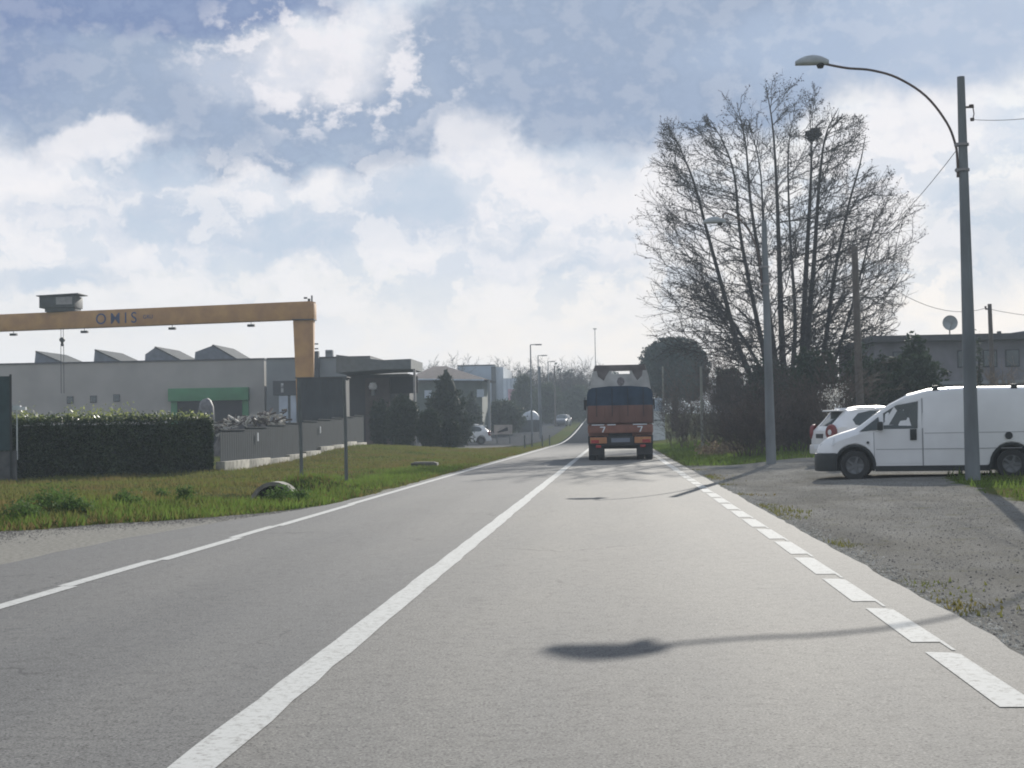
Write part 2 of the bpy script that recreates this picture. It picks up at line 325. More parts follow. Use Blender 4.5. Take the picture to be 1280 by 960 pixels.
# ------------------------------------------------------------------ road and markings
def asphalt(name, dark, light, left=False):
    m = bpy.data.materials.new(name); m.use_nodes = True; t = m.node_tree; p = t.nodes['Principled BSDF']; n_ = t.nodes; l = t.links
    tcn = n_.new('ShaderNodeTexCoord')
    def no(scale, det=5, rough=.6, st=(1, 1, 1)):
        mp = n_.new('ShaderNodeMapping'); mp.inputs['Scale'].default_value = st; l.new(tcn.outputs['Object'], mp.inputs[0])
        n = n_.new('ShaderNodeTexNoise'); n.inputs['Scale'].default_value = scale; n.inputs['Detail'].default_value = det; n.inputs['Roughness'].default_value = rough
        l.new(mp.outputs[0], n.inputs['Vector']); return n.outputs[0]
    def mr(v, a, b, lo=0., hi=1.):
        r = n_.new('ShaderNodeMapRange'); r.interpolation_type = 'SMOOTHSTEP'; l.new(v, r.inputs[0])
        for i, q in zip((1, 2, 3, 4), (a, b, lo, hi)): r.inputs[i].default_value = q
        return r.outputs[0]
    def mx(f, a, b, bt='MIX'):
        x = n_.new('ShaderNodeMix'); x.data_type = 'RGBA'; x.blend_type = bt
        for s_, v in ((x.inputs[0], f), (x.inputs[6], a), (x.inputs[7], b)):
            if isinstance(v, tuple): s_.default_value = v+(1,)
            elif isinstance(v, float): s_.default_value = v
            else: l.new(v, s_)
        return x.outputs[2]
    c = mx(mr(no(85, 4, .8), .3, .7), dark, light)
    v = n_.new('ShaderNodeTexVoronoi'); v.inputs['Scale'].default_value = 95; l.new(tcn.outputs['Object'], v.inputs['Vector'])
    sp = n_.new('ShaderNodeSeparateColor'); l.new(v.outputs['Color'], sp.inputs[0])
    c = mx(mr(sp.outputs[0], .93, .96, 0., .4), c, (.30, .29, .27)); c = mx(mr(sp.outputs[1], .9, .94, 0., .65), c, (.035, .035, .037))
    c = mx(mr(no(.5, 5, .6, (1, .25, 1)), .35, .65, 0., .35), c, mx(1., c, (1.35, 1.3, 1.22), 'MULTIPLY'))
    c = mx(mr(no(2.2, 6, .75), .56, .72, 0., .55), c, mx(1., c, (.62, .62, .64), 'MULTIPLY'))
    c = mx(mr(no(9, 6, .8), .48, .64, 0., .75), c, mx(1., c, (.72, .72, .73), 'MULTIPLY')); c = mx(mr(no(3.5, 6, .8), .56, .66, 0., .35), c, mx(1., c, (1.25, 1.24, 1.2), 'MULTIPLY'))
    # polished wheel tracks and the darker left carriageway
    sx = n_.new('ShaderNodeSeparateXYZ'); l.new(tcn.outputs['Object'], sx.inputs[0])
    def ma(op, a, b=0.):
        q = n_.new('ShaderNodeMath'); q.operation = op
        for i, v in enumerate((a, b)):
            if isinstance(v, float): q.inputs[i].default_value = v
            else: l.new(v, q.inputs[i])
        return q.outputs[0]
    if left:
        for xc in (.88, -.72, -2.35, -3.85):     # worn wheel tracks
            dd = ma('ABSOLUTE', ma('SUBTRACT', ma('ADD', sx.outputs[0], ma('MULTIPLY', ma('SUBTRACT', no(.25), .5), .5)), xc))
            c = mx(mr(dd, .42, .1, 0., .3), c, mx(1., c, (1.22, 1.2, 1.16), 'MULTIPLY'))
        for xc in (.08, -3.1):                   # oily lane centres
            dd = ma('ABSOLUTE', ma('SUBTRACT', sx.outputs[0], xc)); c = mx(ma('MULTIPLY', mr(dd, .5, .05, 0., .45), mr(no(.9, 5, .7, (1, .3, 1)), .3, .7)), c, mx(1., c, (.8, .8, .81), 'MULTIPLY'))
    ve = n_.new('ShaderNodeTexVoronoi'); ve.feature = 'DISTANCE_TO_EDGE'; ve.inputs['Scale'].default_value = .33; mpv = n_.new('ShaderNodeMapping'); mpv.inputs['Scale'].default_value = (1, .6, 1)
    wn = n_.new('ShaderNodeTexNoise'); wn.inputs['Scale'].default_value = 2.5; wn.inputs['Detail'].default_value = 6; l.new(tcn.outputs['Object'], wn.inputs['Vector'])
    va = n_.new('ShaderNodeVectorMath'); va.operation = 'MULTIPLY_ADD'; l.new(wn.outputs['Color'], va.inputs[0]); va.inputs[1].default_value = (.7, .7, 0); l.new(tcn.outputs['Object'], va.inputs[2])
    l.new(va.outputs[0], mpv.inputs[0]); l.new(mpv.outputs[0], ve.inputs['Vector'])
    c = mx(ma('MULTIPLY', mr(ve.outputs['Distance'], .006, .002, 0., .45), mr(no(.3, 3), .52, .58)), c, (.05, .05, .05))
    c = mx(mr(no(1.1, 3, .5), .70, .76, 0., .35), c, mx(1., c, (.6, .6, .6), 'MULTIPLY'))
    if left:
        c = mx(mr(sx.outputs[0], -1.66, -1.56, 1., 0.), c, mx(1., c, (.78, .80, .84), 'MULTIPLY'))
        c = mx(mr(sx.outputs[1], 126., 128.), c, mx(1., c, (.3, .32, .36), 'MULTIPLY'))  # far stretch darkened in the colour as a cloud's shadow
    l.new(c, p.inputs['Base Color']); p.inputs['Roughness'].default_value = .85; p.inputs['Specular IOR Level'].default_value = .2
    l.new(mr(sx.outputs[1], 60., 124., .08, 0.), p.inputs['Specular IOR Level'])
    b = n_.new('ShaderNodeBump'); b.inputs['Strength'].default_value = .3; b.inputs['Distance'].default_value = .006; l.new(no(70, 4, .75), b.inputs['Height']); l.new(b.outputs[0], p.inputs['Normal'])
    return m
ys = np.unique(np.concatenate([np.arange(-20, 120, .5), np.arange(120, 700, 4)]))
def strip(name, x0f, x1f, ys, lift, m, cols=2):
    X0, X1 = x0f(ys), x1f(ys); V = []
    for k in range(cols+1):
        x = X0+(X1-X0)*k/cols; V.append(np.stack([x+road_cx(ys), ys, road_h(ys)+lift], 1))
    V = np.stack(V, 1).reshape(-1, 3); n = cols+1
    i0 = (np.arange(len(ys)-1)[:, None]*n+np.arange(cols)[None]).ravel()
    return npmesh(name, V, np.stack([i0, i0+1, i0+n+1, i0+n], 1), m)
rng = np.random.default_rng(4)
rag = np.interp(np.arange(-30, 710, .25), np.arange(-30, 711, .5), rng.normal(0, .035, 1483)[:1482]) if False else None
def rg(seed, amp):
    r = np.random.default_rng(seed); k = r.normal(0, amp, 1500); return lambda y: np.interp(y, np.arange(1500)*.5-25, k)
rL, rR = rg(1, .02), rg(2, .013)
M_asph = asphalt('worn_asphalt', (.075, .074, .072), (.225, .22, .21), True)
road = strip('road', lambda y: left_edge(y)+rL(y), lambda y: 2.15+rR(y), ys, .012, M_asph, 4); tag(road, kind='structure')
def paint():
    m = bpy.data.materials.new('road_paint'); m.use_nodes = True; t = m.node_tree; p = t.nodes['Principled BSDF']; l = t.links
    tcn = t.nodes.new('ShaderNodeTexCoord'); n = t.nodes.new('ShaderNodeTexNoise'); n.inputs['Scale'].default_value = 30; n.inputs['Detail'].default_value = 6; n.inputs['Roughness'].default_value = .7
    l.new(tcn.outputs['Object'], n.inputs['Vector']); r = t.nodes.new('ShaderNodeMapRange'); r.inputs[1].default_value = .34; r.inputs[2].default_value = .5; l.new(n.outputs[0], r.inputs[0])
    x = t.nodes.new('ShaderNodeMix'); x.data_type = 'RGBA'; x.inputs[6].default_value = (.24, .235, .22, 1); x.inputs[7].default_value = (.43, .43, .415, 1); l.new(r.outputs[0], x.inputs[0])
    l.new(x.outputs[2], p.inputs['Base Color']); p.inputs['Roughness'].default_value = .9; p.inputs['Specular IOR Level'].default_value = .12
    return m
M_paint = paint()
def jit(seed, amp): return rg(seed, amp)
cl, cr = jit(5, .006), jit(6, .006)
yl = np.unique(np.concatenate([np.arange(-20, 120, .5), np.arange(120, 600, 4)]))
tag(strip('centre_line', lambda y: -1.69+cl(y), lambda y: -1.505+cr(y), yl, .016, M_paint, 1), kind='structure')
# left edge line laid in slightly offset lengths
VL = []; FL = []
edges = [-20, 7.5, 12.4, 14.9, 18.0, 20.2, 26, 60, 600]
for a, b, o in zip(edges[:-1], edges[1:], [0, .02, -.03, .03, -.03, .02, -.02, 0]):
    yy = yl[(yl > a) & (yl < b)]; yy = np.concatenate([[a], yy, [b-.02]])
    for y in yy: VL += [(-4.63+o+float(road_cx(y)), y, float(road_h(y))+.016), (-4.49+o+float(road_cx(y)), y, float(road_h(y))+.016)]
    n0 = len(VL)-2*len(yy)
    FL += [(n0+2*i, n0+2*i+1, n0+2*i+3, n0+2*i+2) for i in range(len(yy)-1)]
tag(npmesh('left_edge_line', VL, FL, M_paint), kind='structure')
VR = []; FR = []
y = 4.73; dashes = []
while y < 52: dashes.append((y, y+1.6)); y += 2.0
rr = random.Random(3)
for a, b in dashes:
    o = rr.uniform(-.015, .015); a2 = a+rr.uniform(-.05, .05); n0 = len(VR); sk = .05
    a2 = max(a2, a+.01); VR += [(1.64+o, a2, .016), (1.795+o, a2, .016), (1.795+o, a2-.32, .016), (1.815+o, a2-.32, .016), (1.82+o, a2, .016), (1.815+o, b-.06, .016), (1.78+o, b, .016), (1.645+o, b+.03, .016)]
    FR.append((n0, n0+1, n0+6, n0+7)); FR.append((n0+1, n0+4, n0+5, n0+6)); FR.append((n0+1, n0+2, n0+3, n0+4))
yy = np.concatenate([np.arange(52.5, 120, 2), np.arange(120, 600, 4)])
for i, y in enumerate(yy):
    n0 = len(VR); VR += [(1.64+float(road_cx(y)), y, float(road_h(y))+.016), (1.82+float(road_cx(y)), y, float(road_h(y))+.016)]
    if i: FR.append((n0-2, n0-1, n0+1, n0))
tag(npmesh('right_edge_line', VR, FR, M_paint), kind='structure')
# side road / forecourt on the left
sy = np.concatenate([np.arange(97, 120, 1.), np.arange(120, 260, 4)])
lo_ = lambda y: np.interp(y, [97, 105, 160, 260], [-34, -60, -60, -18]); hi_ = lambda y: np.interp(y, [97, 100, 118, 140, 260], [-9.5, -8.2, -7.2, -6.6, -6.2])
V = []
for y in sy:
    for k in range(9):
        x = lo_(y)+(hi_(y)-lo_(y))*k/8; V.append((x, y, float(ground_h(x, y))+.05))
i0 = (np.arange(len(sy)-1)[:, None]*9+np.arange(8)[None]).ravel()
tag(npmesh('side_road', V, np.stack([i0, i0+1, i0+10, i0+9], 1), asphalt('forecourt_asphalt', (.05, .052, .055), (.085, .088, .092))), kind='structure')

# ------------------------------------------------------------------ grass
M_grass = mat('grass_blades', (.095, .125, .03), .9, scale=.45, c2=(.15, .115, .05), trans=.4, spec=0)
M_lush = mat('lush_grass', (.12, .18, .036), .85, scale=.9, c2=(.08, .11, .028), trans=.4, spec=0)
M_weed = mat('weed_leaves', (.08, .14, .035), .8, scale=3, c2=(.05, .08, .025), trans=.4, spec=.1)
def blades(name, X, Y, hmin, hmax, w, m, seed, parent=None):
    r = np.random.default_rng(seed); n = len(X); Z = ground_h(X, Y)-.01
    a = r.uniform(0, math.pi, n); h = r.uniform(hmin, hmax, n)*(.6+.4*(vnoise(X, Y, 1.1, 3)+1)); ww = w*r.uniform(.6, 1.4, n)
    dx, dy = np.cos(a)*ww, np.sin(a)*ww; lx, ly = r.normal(0, .35, n)*h, r.normal(0, .35, n)*h
    A = np.stack([X-dx, Y-dy, Z], 1); B = np.stack([X+dx, Y+dy, Z], 1); C = np.stack([X+lx, Y+ly, Z+h], 1)
    V = np.stack([A, B, C], 1).reshape(-1, 3); return npmesh(name, V, np.arange(3*n).reshape(-1, 3), m, parent)
r = np.random.default_rng(11)
n = 230000; X = r.uniform(-30, -4.8, n); Y = 17+(105-17)*r.uniform(0, 1, n)**1.5
cul = (np.abs(X+6.82) < .5) & (Y > 28.4) & (Y < 30.9)
k = ~cul & (X < grass_edge(Y)-.03+r.normal(0, .06, n)) & (X > -769/1900*Y-1.5) & ~((X < -9) & (Y > 97)) & ((X > -13.2) | (Y < 44.5+(X+18.5)*.6))
tag(blades('grass', X[k], Y[k], .04, .13, .018, M_grass, 1), 'short green and straw brown grass on the left verge', 'grass', kind='stuff')
n = 60000; X = r.uniform(-13, -5, n); Y = r.uniform(17, 50, n)
cul = (np.abs(X+6.82) < .5) & (Y > 27.5) & (Y < 30.9)
k = ~cul & (X < grass_edge(Y)-.05) & (X > grass_edge(Y)-(2.6+.9*vnoise(X, Y, 2.2, 5))*(1+.3*sst(Y, 30, 45))) & (vnoise(X, Y, .9, 6) > -.45)
tag(blades('tall_grass', X[k], Y[k], .05, .19, .016, M_lush, 2), 'lush bright green grass along the left road edge', 'grass', kind='stuff')
n = 90000; X = r.uniform(2.15, 22, n); Y = r.uniform(15, 110, n)
k = (lot(X, Y)+r.normal(0, .12, n) < .4) & (X > 2.2+r.uniform(0, .3, n)) & (r.uniform(0, 1, n) < np.where(Y < 45, .55, 1)) & ((Y > 36) | (X > 5.4))
tag(blades('grass', X[k], Y[k], .05, .2, .02, M_lush, 3), 'green grass patch beyond and beside the gravel lot', 'grass', kind='stuff')
n = 4000; X = 2.2+np.abs(r.normal(0, .25, n)); Y = r.uniform(6, 48, n); k = vnoise(X, Y, 1.5, 8) > .25
tag(blades('dry_grass', X[k], Y[k], .02, .06, .012, M_grass, 4), 'sparse low weeds along the right asphalt edge', 'grass', kind='stuff')
# loose gravel on the lot and the lay-by
def pebbles(name, X, Y, s0, s1, m, seed, lift=0):
    r = np.random.default_rng(seed); n = len(X); Z = ground_h(X, Y)+lift; s = r.uniform(s0, s1, n)
    o = np.array([(1, 0, 0), (0, 1, 0), (-1, 0, 0), (0, -1, 0), (0, 0, .8)]); a = r.uniform(0, 6.28, n)
    P = o[None]*s[:, None, None]*r.uniform(.6, 1.3, (n, 5, 1)); c, sn = np.cos(a)[:, None], np.sin(a)[:, None]
    x = P[..., 0]*c-P[..., 1]*sn+X[:, None]; y = P[..., 0]*sn+P[..., 1]*c+Y[:, None]; z = P[..., 2]+Z[:, None]
    V = np.stack([x, y, z], -1).reshape(-1, 3); b = np.arange(n)*5
    Fq = np.concatenate([np.stack([b+i, b+(i+1) % 4, b+4], 1) for i in range(4)]); return npmesh(name, V, Fq, m)
M_stone = mat('loose_stones', (.15, .14, .13), .9, .4, 9, c2=(.07, .065, .058), spec=0)
M_rub = mat('pale_rubble', (.32, .31, .28), .9, .4, 9, c2=(.14, .13, .11), spec=0)
n = 45000; Y = 7+40*r.uniform(0, 1, n)**1.4; X = r.uniform(2.15, 14, n); k = (lot(X, Y) > .5) & (X < .30*Y+1.5)
tag(pebbles('gravel', X[k], Y[k], .004, .014, M_stone, 5), 'loose grey gravel spread over the lot by the van', 'gravel', kind='stuff')
n = 9000; Y = r.uniform(5, 45, n); X = 2.16+np.abs(r.normal(0, .13, n))
tag(pebbles('gravel', X, Y, .004, .013, M_rub, 8), 'pale rubble strewn along the right asphalt edge', 'gravel', kind='stuff')
n = 9000; Y = r.uniform(12, 26, n); X = grass_edge(Y)+np.abs(r.normal(0, .5, n)); k = X < left_edge(Y)+.4
tag(pebbles('gravel', X[k], Y[k], .005, .014, M_stone, 6), 'pale fine gravel along the left lay-by edge', 'gravel', kind='stuff')

# ------------------------------------------------------------------ foliage builders
def leaf_cloud(name, blobs, n, size, m, parent=None, seed=0, clump=.22, shell=.55, flat=.8, nclump=None):
    """blobs: (cx,cy,cz,rx,ry,rz); leaves gather in clumps through the volume"""
    r = np.random.default_rng(seed); B = np.array(blobs, float); vol = B[:, 3]*B[:, 4]*B[:, 5]; pr = vol/vol.sum()
    nc = nclump or max(30, n//60); bi = r.choice(len(B), nc, p=pr); d = r.normal(size=(nc, 3)); d /= np.linalg.norm(d, axis=1, keepdims=True)
    rad = (shell+(1-shell)*r.uniform(0, 1, nc)**.6)*r.uniform(.88, 1.08, nc)
    C = B[bi, :3]+d*rad[:, None]*B[bi, 3:]; ci = r.integers(0, nc, n); sc = clump*np.cbrt(vol[bi[ci]])
    P = C[ci]+r.normal(size=(n, 3))*sc[:, None]*np.array([1, 1, .75])
    nrm = r.normal(size=(n, 3)); nrm[:, 2] += .3; nrm /= np.linalg.norm(nrm, axis=1, keepdims=True)
    a = np.cross(nrm, r.normal(size=(n, 3))); a /= np.linalg.norm(a, axis=1, keepdims=True); b = np.cross(nrm, a); s = size*r.uniform(.5, 1.3, (n, 1))
    V = np.stack([P-a*s, P-b*s*flat*.5, P+a*s, P+b*s*flat*.5], 1).reshape(-1, 3)
    return npmesh(name, V, np.arange(4*n).reshape(-1, 4), m, parent)
def rot_about(v, k, a):
    return v*math.cos(a)+np.cross(k, v)*math.sin(a)+k*np.dot(k, v)*(1-math.cos(a))
def bare_plant(h, spread, nstem, seed, levels=(6, 5), lean=.5, r0=.03):
    """segments of a leafless shrub or small tree at the origin"""
    r = random.Random(seed); P0, P1, A, B = [], [], [], []
    def grow(p, d, L, rad, lev, nseg):
        pts = [p]
        for i in range(nseg):
            d = d+np.array([r.gauss(0, .12), r.gauss(0, .12), r.gauss(.03, .08)]); d /= np.linalg.norm(d)
            q = p+d*L/nseg; ra, rb = rad*(1-.8*i/nseg), rad*(1-.8*(i+1)/nseg); P0.append(p); P1.append(q); A.append(ra); B.append(rb); p = q; pts.append((p, d.copy(), rb))
        if lev < len(levels):
            for j in range(levels[lev]):
                q, dd, rb = pts[r.randint(1, nseg)]
                k = np.cross(dd, [r.gauss(0, 1) for _ in range(3)]); k /= np.linalg.norm(k)
                grow(q, rot_about(dd, k, r.uniform(.4, .9)), L*r.uniform(.3, .55), rb*.7, lev+1, 3)
    for s in range(nstem):
        a = r.uniform(0, 6.28); d = np.array([math.cos(a)*r.uniform(0, lean), math.sin(a)*r.uniform(0, lean), 1]); d /= np.linalg.norm(d)
        o = np.array([math.cos(a)*spread*r.uniform(0, 1), math.sin(a)*spread*r.uniform(0, 1), 0]); grow(o, d, h*r.uniform(.65, 1), r0, 0, 5)
    return P0, P1, A, B

M_bark = mat('dark_bark', (.035, .03, .028), .95, .3, 5, bump=.5, bscale=12)
M_twig = mat('twigs', (.028, .022, .02), .95, .3, 2)
M_brush = mat('brown_brush', (.09, .068, .058), .95, .3, 2)

# ------------------------------------------------------------------ big bare tree
TY = 98.0
def big_tree():
    base_ = at(990, 557, TY); root = empty('bare_tree', base_, label='tall bare multi-stemmed tree with fine twigs right of the road', cat='tree')
    r = random.Random(8); base0 = np.array(base_)
    stems = [([(985, 572), (958, 520), (938, 470), (922, 430), (903, 360), (884, 290), (868, 230), (852, 190), (838, 162)], .17, -.8),
             ([(982, 572), (968, 500), (955, 440), (940, 370), (925, 290), (918, 220), (905, 180), (888, 150)], .15, .6),
             ([(986, 572), (975, 500), (965, 430), (950, 330), (938, 250), (932, 180), (921, 128)], .16, -1.5),
             ([(990, 572), (985, 500), (978, 440), (974, 320), (971, 240), (966, 160), (957, 105)], .2, 0),
             ([(996, 572), (1000, 500), (1003, 440), (1008, 330), (1013, 240), (1014, 190), (1012, 140)], .2, .8),
             ([(1000, 572), (1004, 500), (1010, 420), (1018, 320), (1024, 230), (1032, 170), (1048, 135)], .18, -.7),
             ([(1003, 572), (1012, 520), (1030, 440), (1042, 350), (1060, 260), (1075, 205), (1082, 168)], .14, 1.3),
             ([(1004, 572), (1020, 520), (1044, 450), (1066, 380), (1084, 310), (1096, 262)], .12, -1.4),
             ([(992, 572), (990, 480), (994, 400), (988, 300), (985, 200), (990, 150)], .13, 2.4),
             ([(988, 572), (970, 500), (945, 450), (915, 400), (880, 350), (848, 300)], .1, 1.8),
             ([(990, 572), (975, 480), (962, 390), (955, 300), (950, 210), (935, 150)], .12, 3.2)]
    ctr = np.array(at(961, 310, TY)); rad = np.array([5.7, 5.7, 7.1])*TY/63
    ztop = at(960, 98, TY).z; P0, P1, A, B = [], [], [], []; T0, T1, TA, TB = [], [], [], []; buds = []
    def inside(p, k=1.0):
        q = (p-ctr)/rad
        if p[2] > ztop: return False
        kk = 1+.2*max(0, q[2]); q = q*np.array([kk, kk, 1]); th = math.atan2(q[2], q[0]); return q.dot(q) < k*(1+.13*math.sin(5*th+1)+.1*math.sin(11*th+2*q[1])+.08*math.sin(19*th)) and p[2] > ctr[2]-5.9*TY/63
    def spl(pts, n):
        pts = [np.array(p) for p in pts]; pts = [2*pts[0]-pts[1]]+pts+[2*pts[-1]-pts[-2]]; o = []
        for i in range(1, len(pts)-2):
            for j in range(n):
                t = j/n; a, b, c, d = pts[i-1:i+3]
                o.append(.5*((2*b)+(-a+c)*t+(2*a-5*b+4*c-d)*t*t+(-a+3*b-3*c+d)*t**3))
        return o+[pts[-2]]
    def twig(p, d, L, rad0, lev):
        n = 3 if lev == 2 else 5
        for i in range(n):
            d = d+np.array([r.gauss(0, .13), r.gauss(0, .13), r.gauss(.04 if lev < 2 else .02, .09)]); d /= np.linalg.norm(d)
            q = p+d*L/n
            if not inside(q, 1.06+.12*r.random()): break
            P0.append(p); P1.append(q); A.append(rad0*(1-.65*i/n)); B.append(rad0*(1-.65*(i+1)/n)); p = q
            if lev < 2:
                for _ in range(2 if r.random() < .62 else 1):
                    k = np.cross(d, [r.gauss(0, 1) for _ in range(3)]); k /= np.linalg.norm(k)
                    twig(p, rot_about(d, k, r.uniform(.4, .85)), L*r.uniform(.28, .5), max(.009, rad0*.5), lev+1)
            elif r.random() < .6: buds.append(p+np.array([r.gauss(0, .05) for _ in range(3)]))
    for pts, r0, dy in stems:
        w = [np.array(at(x, y, TY+1.55*dy*min(1, max(0, 557-y)/250))) for x, y in pts]; w[0] = w[0]*.5+base0*.5+np.array([0, 0, -.1])
        s = spl(w, 5); n = len(s)
        for i in range(n-1):
            f = i/(n-1); T0.append(s[i]); T1.append(s[i+1]); TA.append(1.45*r0*(1-f)**1.15+.02); TB.append(1.45*r0*(1-(i+1)/(n-1))**1.15+.02)
        for i in range(n-1):
            f = i/(n-1)
            if s[i][2]-base0[2] < 4.2: continue
            for _ in range(2):
                if r.random() < .12+.45*max(0, f-.5): continue
                t = r.random(); p = s[i]*(1-t)+s[i+1]*t; out_ = p-ctr; out_[2] = 0
                out_ = out_/(np.linalg.norm(out_)+.5); a = r.uniform(0, 6.28)
                d = out_*1.1+np.array([math.cos(a), math.sin(a), 0])*.7; d[2] = r.uniform(-.1, .45)+.55*f*f; d /= np.linalg.norm(d)
                twig(p, d, 1.5*r.uniform(1.5, 5.2)*(1.1-.68*f), .062*(1.1-.72*f), 0)
    sh = base0
    tr = segs_mesh('trunk', np.array(T0)-sh, np.array(T1)-sh, TA, TB, M_bark, root, 8)
    segs_mesh('crown', np.array(P0)-sh, np.array(P1)-sh, A, B, M_twig, root, 3)
    bd = np.array(buds)-sh; rr_ = np.random.default_rng(2); nb = len(bd)
    a = rr_.normal(size=(nb, 3)); a /= np.linalg.norm(a, axis=1, keepdims=True); b = np.cross(a, rr_.normal(size=(nb, 3))); b /= np.linalg.norm(b, axis=1, keepdims=True); s = rr_.uniform(.02, .075, (nb, 1))
    npmesh('catkins', np.stack([bd-a*s, bd-b*s*.6, bd+a*s, bd+b*s*.6], 1).reshape(-1, 3), np.arange(4*nb).reshape(-1, 4), M_twig, root)
    print('tree segs', len(P0), 'buds', nb)
big_tree()
c = at(1016, 168, TY+.8)
leafb = leaf_cloud('nest', [(c.x, c.y, c.z, .36, .36, .45)], 1500, .1, M_twig, seed=4, shell=0, clump=.35)
leafb.name = 'bird_nest'; tag(leafb, 'dark round twig nest high in the crown of the bare tree', 'nest')

# ------------------------------------------------------------------ street lamps on concrete poles
M_conc = mat('pole_concrete', (.165, .18, .19), .9, .18, 2.2, bump=.35, bscale=30, stretch=(1, 1, .25))
M_conc2 = mat('aged_pole', (.12, .105, .095), .9, .2, 2, bump=.3)
M_steel = mat('galvanised_steel', (.26, .25, .25), .5, .15, 4, metal=.5)
M_rust = mat('rusty_arm', (.13, .10, .09), .7, .2, 6, metal=.2)
M_shell = mat('lamp_shell', (.36, .38, .38), .5, .1, 6)
M_glassl = mat('lamp_glass', (.05, .05, .055), .25, .1)
def bez(pts, n):
    pts = [Vector(p) for p in pts]; P = [2*pts[0]-pts[1]]+pts+[2*pts[-1]-pts[-2]]; o = []
    for i in range(1, len(P)-2):
        for j in range(n):
            t = j/n; a, b, c, d = P[i-1:i+3]; o.append(.5*((2*b)+(-a+c)*t+(2*a-5*b+4*c-d)*t*t+(-a+3*b-3*c+d)*t**3))
    return o+[P[-2]]
def street_lamp(base_, top, head, label, ins=True, hl=.70, lowk=1.):
    root = empty('street_lamp', base_, label=label, cat='street lamp', group='street lamps on concrete poles')
    b = Vector(base_); T = Vector(top)-b; Hh = Vector(head)-b
    pole = MB().tube([Vector((0, 0, -.3)), T*.5, T], [.158, .118, .078], 16).build('pole', M_conc, root)
    MB().tube([(0, 0, -.3), (0, 0, .35)], [.17, .166], 16).build('collar', M_conc, pole) if False else None
    dx = Hh.x-T.x; ax = T.x-.115; k = abs(dx)/3.1
    zt = T.z
    arm_pts = [(ax, 0, zt-2.1), (ax, 0, zt-1.75), (ax-.03, 0, zt-1.42), (ax-.2*k, 0, zt-.95), (ax-.62*k, 0, zt-.38*1), (ax-1.2*k, 0, zt+.02), (ax-1.75*k, 0, zt+.2), (ax-2.25*k, 0, zt+.26), (Hh.x+.25, 0, Hh.z-.09)]
    MB().tube(bez(arm_pts, 5), .026, 8).build('arm', M_rust, root)
    for dz in (-1.42, -1.95):
        br = MB(); br.box(T.x-.17, T.x+.0, -.03, .03, zt+dz-.02, zt+dz+.02); br.lathe([(.12, -.025), (.13, -.025), (.13, .025), (.12, .025)], 16, c=(T.x*(1+dz/zt*.0), 0, zt+dz))
        br.lathe([(0, -.04), (.045, -.04), (.045, .04), (0, .04)], 8, c=(T.x-.115, 0, zt+dz)); br.build('bracket', M_steel, root)
    # head: flattened shell, egg outline, drum at the inner end
    hx, hz = Hh.x, Hh.z; mb = MB(); n = 14; L = hl
    rings = []
    for i in range(11):
        t = i/10; x = hx-L/2+L*t; w = .12*math.sin(math.pi*min(1, (t*.94+.05)))**.55; zt_ = .165*math.sin(math.pi*(t*.86+.06))**.8; zb = -.045
        rings.append([(x, w*math.cos(a), hz-.06+(zt_ if math.sin(a) > 0 else .05)*math.sin(a)) for a in [2*math.pi*k_/n for k_ in range(n)]])
    vs = [v for q in rings for v in q]; fs = [(i*n+k_, i*n+(k_+1) % n, (i+1)*n+(k_+1) % n, (i+1)*n+k_) for i in range(10) for k_ in range(n)]+[tuple(range(n)), tuple(10*n+k_ for k_ in range(n))]
    mb.add(vs, fs); hd = mb.build('lamp_head', M_shell, root, ang=60)
    MB().lathe([(0, -.17), (.06, -.155), (.085, -.10), (.09, -.04), (0, -.04)], 16, c=(hx+.17, 0, hz-.02)).build('gear_drum', M_glassl, hd)
    if ins:
        q = MB(); q.box(T.x+.06, T.x+.25, -.015, .015, zt-.66, zt-.62); q.tube([(T.x+.23, 0, zt-.64), (T.x+.25, 0, zt-.78), (T.x+.22, 0, zt-.92)], .012, 6)
        q.lathe([(0, -.03), (.04, -.03), (.045, .03), (0, .03)], 8, c=(T.x+.21, 0, zt-.9)); q.lathe([(0, -.03), (.05, -.03), (.05, .03), (0, .03)], 8, c=(T.x+.2, 0, zt-.62)); q.build('insulator', M_rust, root)
    return root
def onto(px, py, Y):
    p = at(px, py, Y); return p
b1 = at(1216, 598, 32); street_lamp((b1.x, b1.y, b1.z), (at(1201, 96, 32).x, 32, at(1201, 96, 32).z), at(1015, 75, 32), 'tall concrete street lamp pole with long curved arm beside the white van')
L2 = 47
b2 = at(964, 574, L2); street_lamp(b2, (at(955, 276, L2).x, L2, at(955, 276, L2).z), at(893, 275, L2), 'street lamp with short arm standing in front of the bare tree', False)

# ------------------------------------------------------------------ plain poles and cables
def plain_pole(px0, py0, px1, py1, Y, r0, r1, label, cap=True, m=M_conc2):
    a = at(px0, py0, Y); b = at(px1, py1, Y); a.z = float(ground_h(a.x, Y))-.1
    root = empty('utility_pole', a, label=label, cat='pole'); MB().tube([(0, 0, 0), b-a], [r0, r1], 12).build('shaft', m, root)
    if cap: MB().box(-.22, .02, -.03, .03, -.28, -.22, Matrix.Translation(b-a)).lathe([(0, -.06), (.05, -.05), (.05, .06), (0, .06)], 8, c=tuple(b-a+Vector((-.2, 0, -.16)))).build('insulator', M_rust, root)
    return b
t1 = plain_pole(1076, 520, 1068, 308, 58, .16, .12, 'weathered concrete utility pole behind the bare tree', True)
t2 = plain_pole(1243, 520, 1237, 380, 76, .15, .1, 'dark utility pole in front of the long grey building')
M_wire = mat('cable', (.05, .05, .055), .6, 0)
